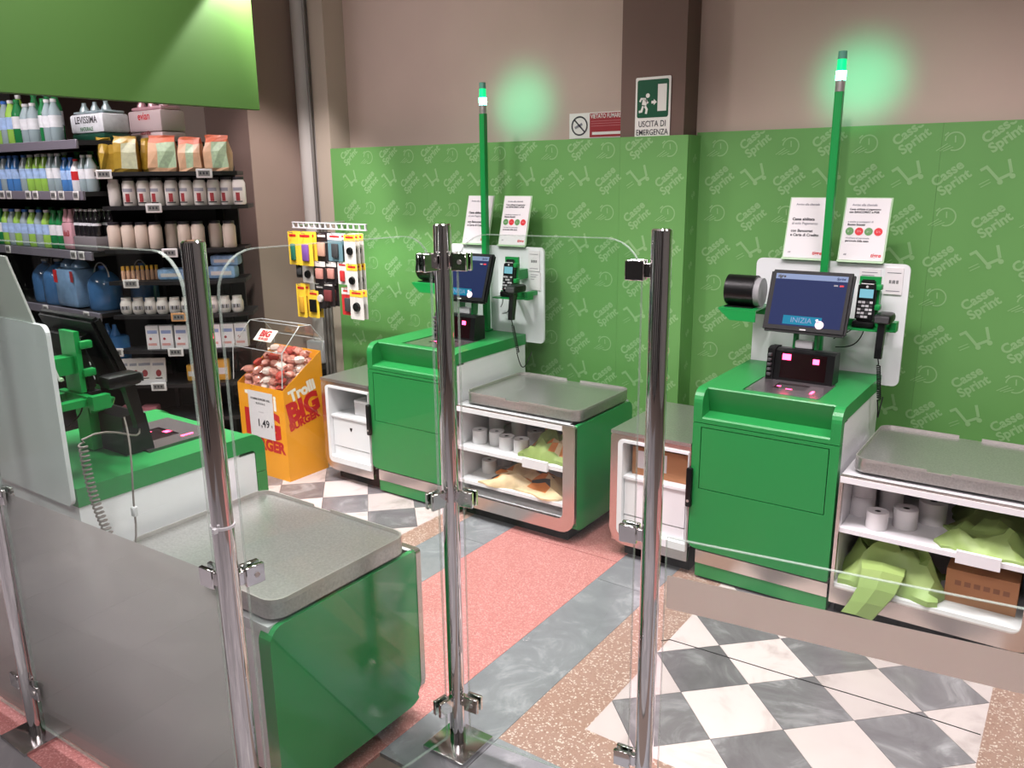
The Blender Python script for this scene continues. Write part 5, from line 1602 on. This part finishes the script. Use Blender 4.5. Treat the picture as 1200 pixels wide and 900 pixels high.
# white boxes
bxp = None
for i, x in enumerate((0.235, 0.315, 0.400, 0.585, 0.660, 0.735)):
    lb = 'white carton with blue band, %s on the sixth shelf' % ordn[i]
    d = 0.055-0.035*math.sin(PI*x/0.8)
    if bxp is None:
        bxp = thing('food_carton', lb, 'box', cw(x, d, 0.6855), CA, 'white cartons on the sixth corner shelf')
        MB().box(-0.036, 0.036, -0.025, 0.025, 0, 0.138, WHITEPAPER).build('carton_body', bxp)
        q = MB(); f = face_front(0, -0.0258, 0)
        q.mesh(rect(-0.028, 0.028, 0.092, 0.112), f, mat('band_blue', (136, 150, 190), 0.5)); q.mesh(rect(-0.028, 0.020, 0.022, 0.036), f, mat('band_rose', (206, 150, 144), 0.5))
        vs, fs = disc(0.008, 10); q.mesh(([(a-0.012, b+0.062, 0) for a, b, _ in vs], fs), f, LABR)
        q.build('print', bxp, merge=False)['kind'] = 'stuff'
    else: dup(bxp, cw(x, d, 0.6855), CA, lb)
# sachets leaning in a tray
sp = None
for i, (x, rz, tl) in enumerate(((0.045, 0.35, 0.35), (0.105, 0.3, 0.30), (0.155, 0.2, 0.25), (0.235, 0.05, 0.12))):
    lb = 'white sachet with red emblem, %s in the leaning row' % ordn[i]
    loc = cw(x, 0.03, 0.4805)
    if sp is None:
        sp = thing('sachet', lb, 'sachet', loc, 0, 'white sachets leaning on the low corner shelf')
        o = MB(); o.prism(rrect(-0.042, 0.042, 0, 0.145, 0.004, 3), 'y', -0.006, 0.006, JARW); o.build('sachet_body', sp)
        q = MB(); f = face_front(0, -0.0068, 0); q.mesh(rect(-0.032, 0.032, 0.100, 0.116), f, LABG)
        vs, fs = disc(0.016, 14); q.mesh(([(a, b*1.3+0.055, 0) for a, b, _ in vs], fs), f, LABR); q.mesh(rect(-0.02, 0.02, 0.022, 0.028), f, DARKGREY)
        q.build('print', sp, merge=False)['kind'] = 'stuff'
        sp.rotation_euler = (-tl, 0, CA+rz)
    else:
        dup(sp, loc, None, lb, rot=(-tl, 0, CA+rz))
st_ = thing('display_tray', 'pale plastic tray edge under the leaning white sachets', 'tray', cw(-0.01, -0.03, 0.4803), CA)
MB().prism([(0, 0), (0.012, 0), (0.012, 0.012), (0.004, 0.03), (0, 0.03)], 'x', 0.0, 0.30, LGREY).build('tray_lip', st_)
soft_pack('yellow_pack', 'small yellow pack behind the near post on the low shelf', 0.43, 0.05, 0.4805, 0.07, 0.04, 0.10, mat('pack_amber', (214, 160, 66), 0.45))
soft_pack('yellow_pack', 'amber pack right of the near post on the low shelf', 0.60, 0.05, 0.4805, 0.09, 0.04, 0.13, MATS['pack_amber'])
for i, x in enumerate((0.03, 0.15, 0.50)):
    soft_pack('dark_pack', ['rose flat pack on the lowest shelf, at its left', 'rose flat pack on the lowest shelf, second from left', 'dark pack on the lowest shelf, behind the near post'][i], x, 0.07, 0.2705, 0.10, 0.08, 0.06, mat('pack_rose', (180, 110, 120), 0.4) if i < 2 else DARKGREY)

# --- straight unit of drinks, its front along y = 2.45
wu = thing('shelving_unit', 'black shelving unit of bottled drinks at the far left', 'shelving', (-6.20, 2.45, 0), 0, 'grocery shelving')
MB().box(0, 1.57, 0.52, 0.54, 0.05, 1.83, SHB).build('back_panel', wu)
MB().box(0, 1.57, 0.05, 0.50, 0, 0.10, SHB).build('base', wu)
MB().box(-0.02, -0.001, 0.0, 0.54, 0, 2.05, SHB).build('upright', wu)
for z, x1, tags in ((1.862, 1.57, ()), (1.585, 1.57, (0.62, 0.71, 0.95, 1.04, 1.25, 1.34, 1.50)), (1.250, 1.57, (0.58, 1.38, 1.47)), (0.90, 1.57, (0.95, 1.43)), (0.55, 1.57, (1.2,))):
    s = (MB().box(0, x1, 0.002, 0.519, z-0.025, z, SHB) if z < 1.8 else MB().prism([(0, 0.002), (x1, 0.002), (1.74, 0.40), (1.76, 0.66), (0, 0.66)], 'z', z-0.025, z, SHB)).build('shelf', wu)
    MB().rbox(0, x1, -0.012, 0.0018, z-0.045, z+0.004, 0.002, SHG, 1).build('shelf_lip', s)
    for i, tx in enumerate(tags):
        price_tag(s, tx, -0.0122, z-0.020, 0.062, 0.050)
        q = tag_face(None, tx, -0.0122, z-0.020, 0.062, 0.050); q.build('tag_display', s, merge=False)['kind'] = 'stuff'
def bottle_meshes(r, h, body, cap, lab=None, l0=0.35, l1=0.62):
    mb = MB()
    pf = [(0, 0), (r*0.9, 0), (r, 0.01), (r, h*l0)]
    mb.lathe(pf, body, 12)
    mb.lathe([(r*1.01, h*l0), (r*1.01, h*l1)], lab or body, 12)
    mb.lathe([(r, h*l1), (r*0.95, h*0.70), (r*0.42, h*0.90), (r*0.40, h*0.93), (0, h*0.93)], body, 12)
    b = mb
    c = MB().lathe([(0, h*0.9305), (r*0.46, h*0.9305), (r*0.46, h), (0, h)], cap, 10)
    return b, c
def bottle(label, loc, r, h, body, cap, lab=None, group=None, l0=0.35, l1=0.62, rz=0.0):
    t = thing('drink_bottle', label, 'bottle', loc, rz, group)
    b, c = bottle_meshes(r, h, body, cap, lab, l0, l1)
    b.build('bottle_body', t); c.build('cap', t)
    return t
PETC = mat('pet_clear', (150, 168, 172), 0.12, coat=0.5); PETG = mat('pet_green', (34, 120, 66), 0.15, coat=0.5); PETL = mat('pet_lime', (150, 196, 84), 0.2, coat=0.5); PETB = mat('pet_blue', (74, 128, 190), 0.15, coat=0.5)
LBL = mat('label_sky', (160, 188, 226), 0.4, noise=0.2, nscale=30); LBW = mat('label_white', (220, 222, 226), 0.4, noise=0.1, nscale=30); LBR = mat('label_cola_red', (190, 40, 44), 0.4); CAPB = mat('cap_blue', (60, 110, 190), 0.4); CAPW = mat('cap_white', (214, 214, 216), 0.4); CAPG = mat('cap_green', (40, 130, 70), 0.4); PETP = mat('pet_pink', (196, 150, 158), 0.25, coat=0.4); PETK = mat('pet_black', (30, 28, 32), 0.15, coat=0.5)
wx = lambda x: -6.20+x
kinds = {'lime': (PETL, CAPW, LBL), 'green': (PETG, CAPG, LBW), 'clear': (PETC, CAPW, LBW), 'blue': (PETB, CAPB, LBL), 'cola': (LBW, LBR, LBR), 'sky': (PETC, CAPB, LBL)}
protos = {}
def row(z, y, items, h, r, where):
    for (x, k) in items:
        key = (k, h, r)
        cnt = row_count.setdefault((where, k), 0); row_count[(where, k)] = cnt+1
        nm = {'lime': 'lime green bottle', 'green': 'dark green bottle', 'clear': 'clear white-labelled bottle', 'blue': 'blue bottle', 'cola': 'white and red bottle', 'sky': 'clear blue-capped bottle'}[k]
        lb = nm+', '+(ordn[cnt] if cnt < 10 else 'last').replace(' from the left', '')+' of these '+where
        loc = (wx(x), 2.45+y, z)
        if key not in protos:
            protos[key] = bottle(lb, loc, r, h, *kinds[k], group='drink bottles')
        else:
            dup(protos[key], loc, random.uniform(0, 3), lb, 'drink bottles')
row_count = {}
# top row (beside the shrink packs)
row(1.8625, 0.085, [(0.44, 'lime'), (0.52, 'lime'), (0.60, 'sky'), (0.68, 'lime'), (0.76, 'green')], 0.26, 0.038, 'in the top row')
row(1.8625, 0.085, [(0.86, 'clear'), (0.945, 'clear')], 0.23, 0.040, 'in the top row')
row(1.8625, 0.095, [(1.05, 'green')], 0.25, 0.033, 'standing apart in the top row')
row(1.8625, 0.085, [(1.12, 'clear'), (1.195, 'clear')], 0.24, 0.036, 'beside the white shrink pack')
row(1.8625, 0.22, [(0.86, 'green'), (0.95, 'green'), (0.5, 'lime'), (0.7, 'green')], 0.31, 0.038, 'in the second line of the top row')
# second row
row(1.5855, 0.07, [(0.44, 'blue'), (0.52, 'sky'), (0.60, 'blue'), (0.68, 'blue'), (0.78, 'sky'), (0.86, 'lime'), (0.95, 'lime'), (1.03, 'lime'), (1.108, 'clear'), (1.185, 'clear')], 0.215, 0.036, 'in the second row')
row(1.5855, 0.07, [(1.265, 'blue'), (1.333, 'blue')], 0.19, 0.033, 'near the red one in the second row')
row(1.5855, 0.06, [(1.40, 'cola')], 0.18, 0.032, 'in the second row')
row(1.5855, 0.07, [(1.465, 'clear'), (1.535, 'clear')], 0.20, 0.034, 'at the right end of the second row')
row(1.5855, 0.18, [(0.6, 'green'), (0.75, 'lime'), (0.9, 'green'), (1.05, 'lime'), (1.2, 'green'), (1.35, 'green')], 0.225, 0.036, 'at the back of the second row')
# third row
row(1.2505, 0.07, [(0.36, 'green'), (0.44, 'lime'), (0.52, 'sky'), (0.60, 'lime'), (0.69, 'sky'), (0.78, 'lime'), (0.87, 'sky'), (0.96, 'lime'), (1.05, 'green'), (1.13, 'green')], 0.225, 0.038, 'in the third row')
row(1.2505, 0.18, [(0.5, 'green'), (0.65, 'green'), (0.8, 'green'), (0.95, 'green'), (1.1, 'green')], 0.235, 0.038, 'at the back of the third row')
# pink six-pack and dark bottles
pk = thing('pink_multipack', 'pink shrink-wrapped bottle pack in the third row', 'multipack', (wx(1.245), 2.53, 1.2505))
MB().rbox(-0.055, 0.055, -0.05, 0.05, 0.0, 0.16, 0.015, PETP).build('shrink_wrap', pk)
for dx in (-0.027, 0.027):
    for dy in (-0.024, 0.024):
        MB().lathe([(0.024, 0.1605), (0.022, 0.18), (0.012, 0.215), (0.012, 0.235), (0, 0.235)], PETP, 10, (dx, dy)).build('bottle_neck', pk)
q = MB(); q.mesh(text_data('6x3', 0.045, 0.002), face_front(0, -0.0508, 0.095), LABR); q.build('lettering', pk, merge=False)['kind'] = 'stuff'
dk = None
for r_ in range(2):
    for c_ in range(5):
        lb = 'dark white-capped bottle, %s in the %s line beside the pink pack' % (ordn[c_].replace(' from the left', ''), ('front', 'rear')[r_])
        loc = (wx(1.335+0.050*c_), 2.52+0.07*r_, 1.2505+0.085)
        if r_ == 0: loc = (loc[0], 2.51, 1.2505+0.085)
        if dk is None:
            dk = bottle(lb, loc, 0.0235, 0.15, PETK, CAPW, LBW, 'dark bottles', 0.40, 0.50)
        else: dup(dk, loc, 0, lb, 'dark bottles')
gp = thing('grey_multipack', 'smoky grey wrapped pack under the dark bottles', 'multipack', (wx(1.437), 2.545, 1.2505))
MB().rbox(-0.125, 0.125, -0.065, 0.085, 0.0, 0.0845, 0.010, mat('wrap_grey', (120, 116, 118), 0.25, coat=0.4)).build('shrink_wrap', gp)
# white shrink packs on top
def shrink_pack(label, x, y, w, h, m_top, m_main, m_low, texts, necks, neckm):
    t = thing('water_multipack', label, 'multipack', (wx(x), y, 1.8625), 0, 'shrink-wrapped water packs')
    MB().rbox(-w/2, w/2, -0.075, 0.085, 0.0, h*0.26, 0.012, m_low).build('lower_wrap', t)
    MB().rbox(-w/2-0.001, w/2+0.001, -0.077, 0.087, h*0.262, h*0.80, 0.014, m_main).build('wrap', t)
    MB().rbox(-w/2+0.012, w/2-0.012, -0.06, 0.075, h*0.802, h*0.90, 0.012, m_top).build('upper_wrap', t)
    for k in range(necks):
        MB().lathe([(0.030, h*0.9005), (0.026, h*0.96), (0.013, h*1.08), (0.013, h*1.15), (0, h*1.15)], neckm, 10, (-w/2+w*(k+0.5)/necks, -0.01)).build('bottle_neck', t)
    q = MB()
    for (s, z, sz, m, b) in texts: q.mesh(text_data(s, sz, b), face_front(0, -0.0778, z), m)
    q.build('lettering', t, merge=False)['kind'] = 'stuff'
    return t
shrink_pack('white shrink pack of water bottles with dark green base on the top shelf', 1.275, 2.745, 0.36, 0.20, PETC, LBW, mat('wrap_green', (24, 66, 50), 0.3),
            [('LEVISSIMA', 0.125, 0.055, INK, 0.001), ('NATURALE', 0.075, 0.028, mat('txt_green', (70, 120, 84), 0.5), 0.001)], 3, PETC)
ev = shrink_pack('pink and white shrink pack of water, right of the green based pack', 1.46, 3.00, 0.34, 0.23, PETP, mat('wrap_rose', (206, 186, 186), 0.3, coat=0.3), MATS['wrap_rose'],
            [('evian', 0.150, 0.062, RED, 0.001), ('naturelle', 0.055, 0.030, LABR, 0.0008)], 3, PETP)
# big blue water carriers on the low shelf
def jug(label, x, y, w, h, m, film=True):
    t = thing('water_carrier', label, 'bottle pack', (wx(x), 2.45+y, 0.9005), 0, 'blue water carriers')
    MB().lathe([(0, 0), (w*0.46, 0), (w*0.5, 0.015), (w*0.5, h*0.55), (w*0.44, h*0.68), (w*0.28, h*0.80), (w*0.10, h*0.86), (w*0.10, h*0.90), (0, h*0.90)], m, 16).build('bottle_body', t)
    MB().lathe([(0, h*0.9005), (w*0.12, h*0.9005), (w*0.12, h*0.95), (0, h*0.95)], CAPB if not film else CAPW, 12).build('cap', t)
    n = 9
    MB().tube([(w*0.42*math.cos(PI-PI*k/n), -0.01, h*0.72+h*0.30*math.sin(PI*k/n)) for k in range(n+1)], 0.004, FILMCLEAR if film else LGREY, 6).build('carry_handle', t)
    return t
JB = mat('jug_blue', (62, 104, 150), 0.18, noise=0.2, nscale=9, coat=0.5); JB2 = mat('jug_pale_blue', (120, 152, 186), 0.15, noise=0.2, nscale=12, coat=0.6)
jug('blue water carrier left of the large pale blue pack', 0.93, 0.11, 0.20, 0.29, JB)
jug('blue water carrier at the left end of the low shelf', 0.74, 0.12, 0.17, 0.28, JB)
jug('dim blue water carrier right of the large pale blue pack', 1.405, 0.13, 0.19, 0.27, JB, False)
jug('dim blue water carrier near the end of the low shelf', 1.47, 0.34, 0.17, 0.27, JB, False)
bp = thing('water_bag_pack', 'large pale blue wrapped water pack with red print on the low shelf', 'multipack', (wx(1.17), 2.54, 0.9005))
MB().rbox(-0.125, 0.125, -0.08, 0.09, 0, 0.24, 0.03, JB2).build('wrap', bp)
for dx in (-0.062, 0.062):
    MB().lathe([(0.055, 0.2405), (0.05, 0.26), (0.018, 0.295), (0.018, 0.31), (0, 0.31)], JB2, 12, (dx, 0)).build('bottle_neck', bp)
q = MB(); q.mesh(rect(-0.115, -0.07, 0.15, 0.225), face_front(0, -0.0808, 0), REDP); q.mesh(rect(0.08, 0.115, 0.16, 0.225), face_front(0, -0.0808, 0), LABR); q.build('print', bp, merge=False)['kind'] = 'stuff'
for i, (x, m) in enumerate(((0.85, DARKGREY), (1.05, PETB), (1.25, PETK), (1.45, PETB))):
    o = thing('dim_multipack', ['grey wrapped pack on the shadowed lower shelf', 'blue wrapped pack on the shadowed lower shelf, left one', 'black wrapped pack on the shadowed lower shelf', 'blue wrapped pack on the shadowed lower shelf, right one'][i], 'multipack', (wx(x), 2.56, 0.5505))
    MB().rbox(-0.08, 0.08, -0.07, 0.07, 0, 0.20, 0.02, m).build('wrap', o)
    for dx in (-0.04, 0.04): MB().lathe([(0.03, 0.2005), (0.012, 0.25), (0.012, 0.265), (0, 0.265)], m, 10, (dx, 0)).build('bottle_neck', o)
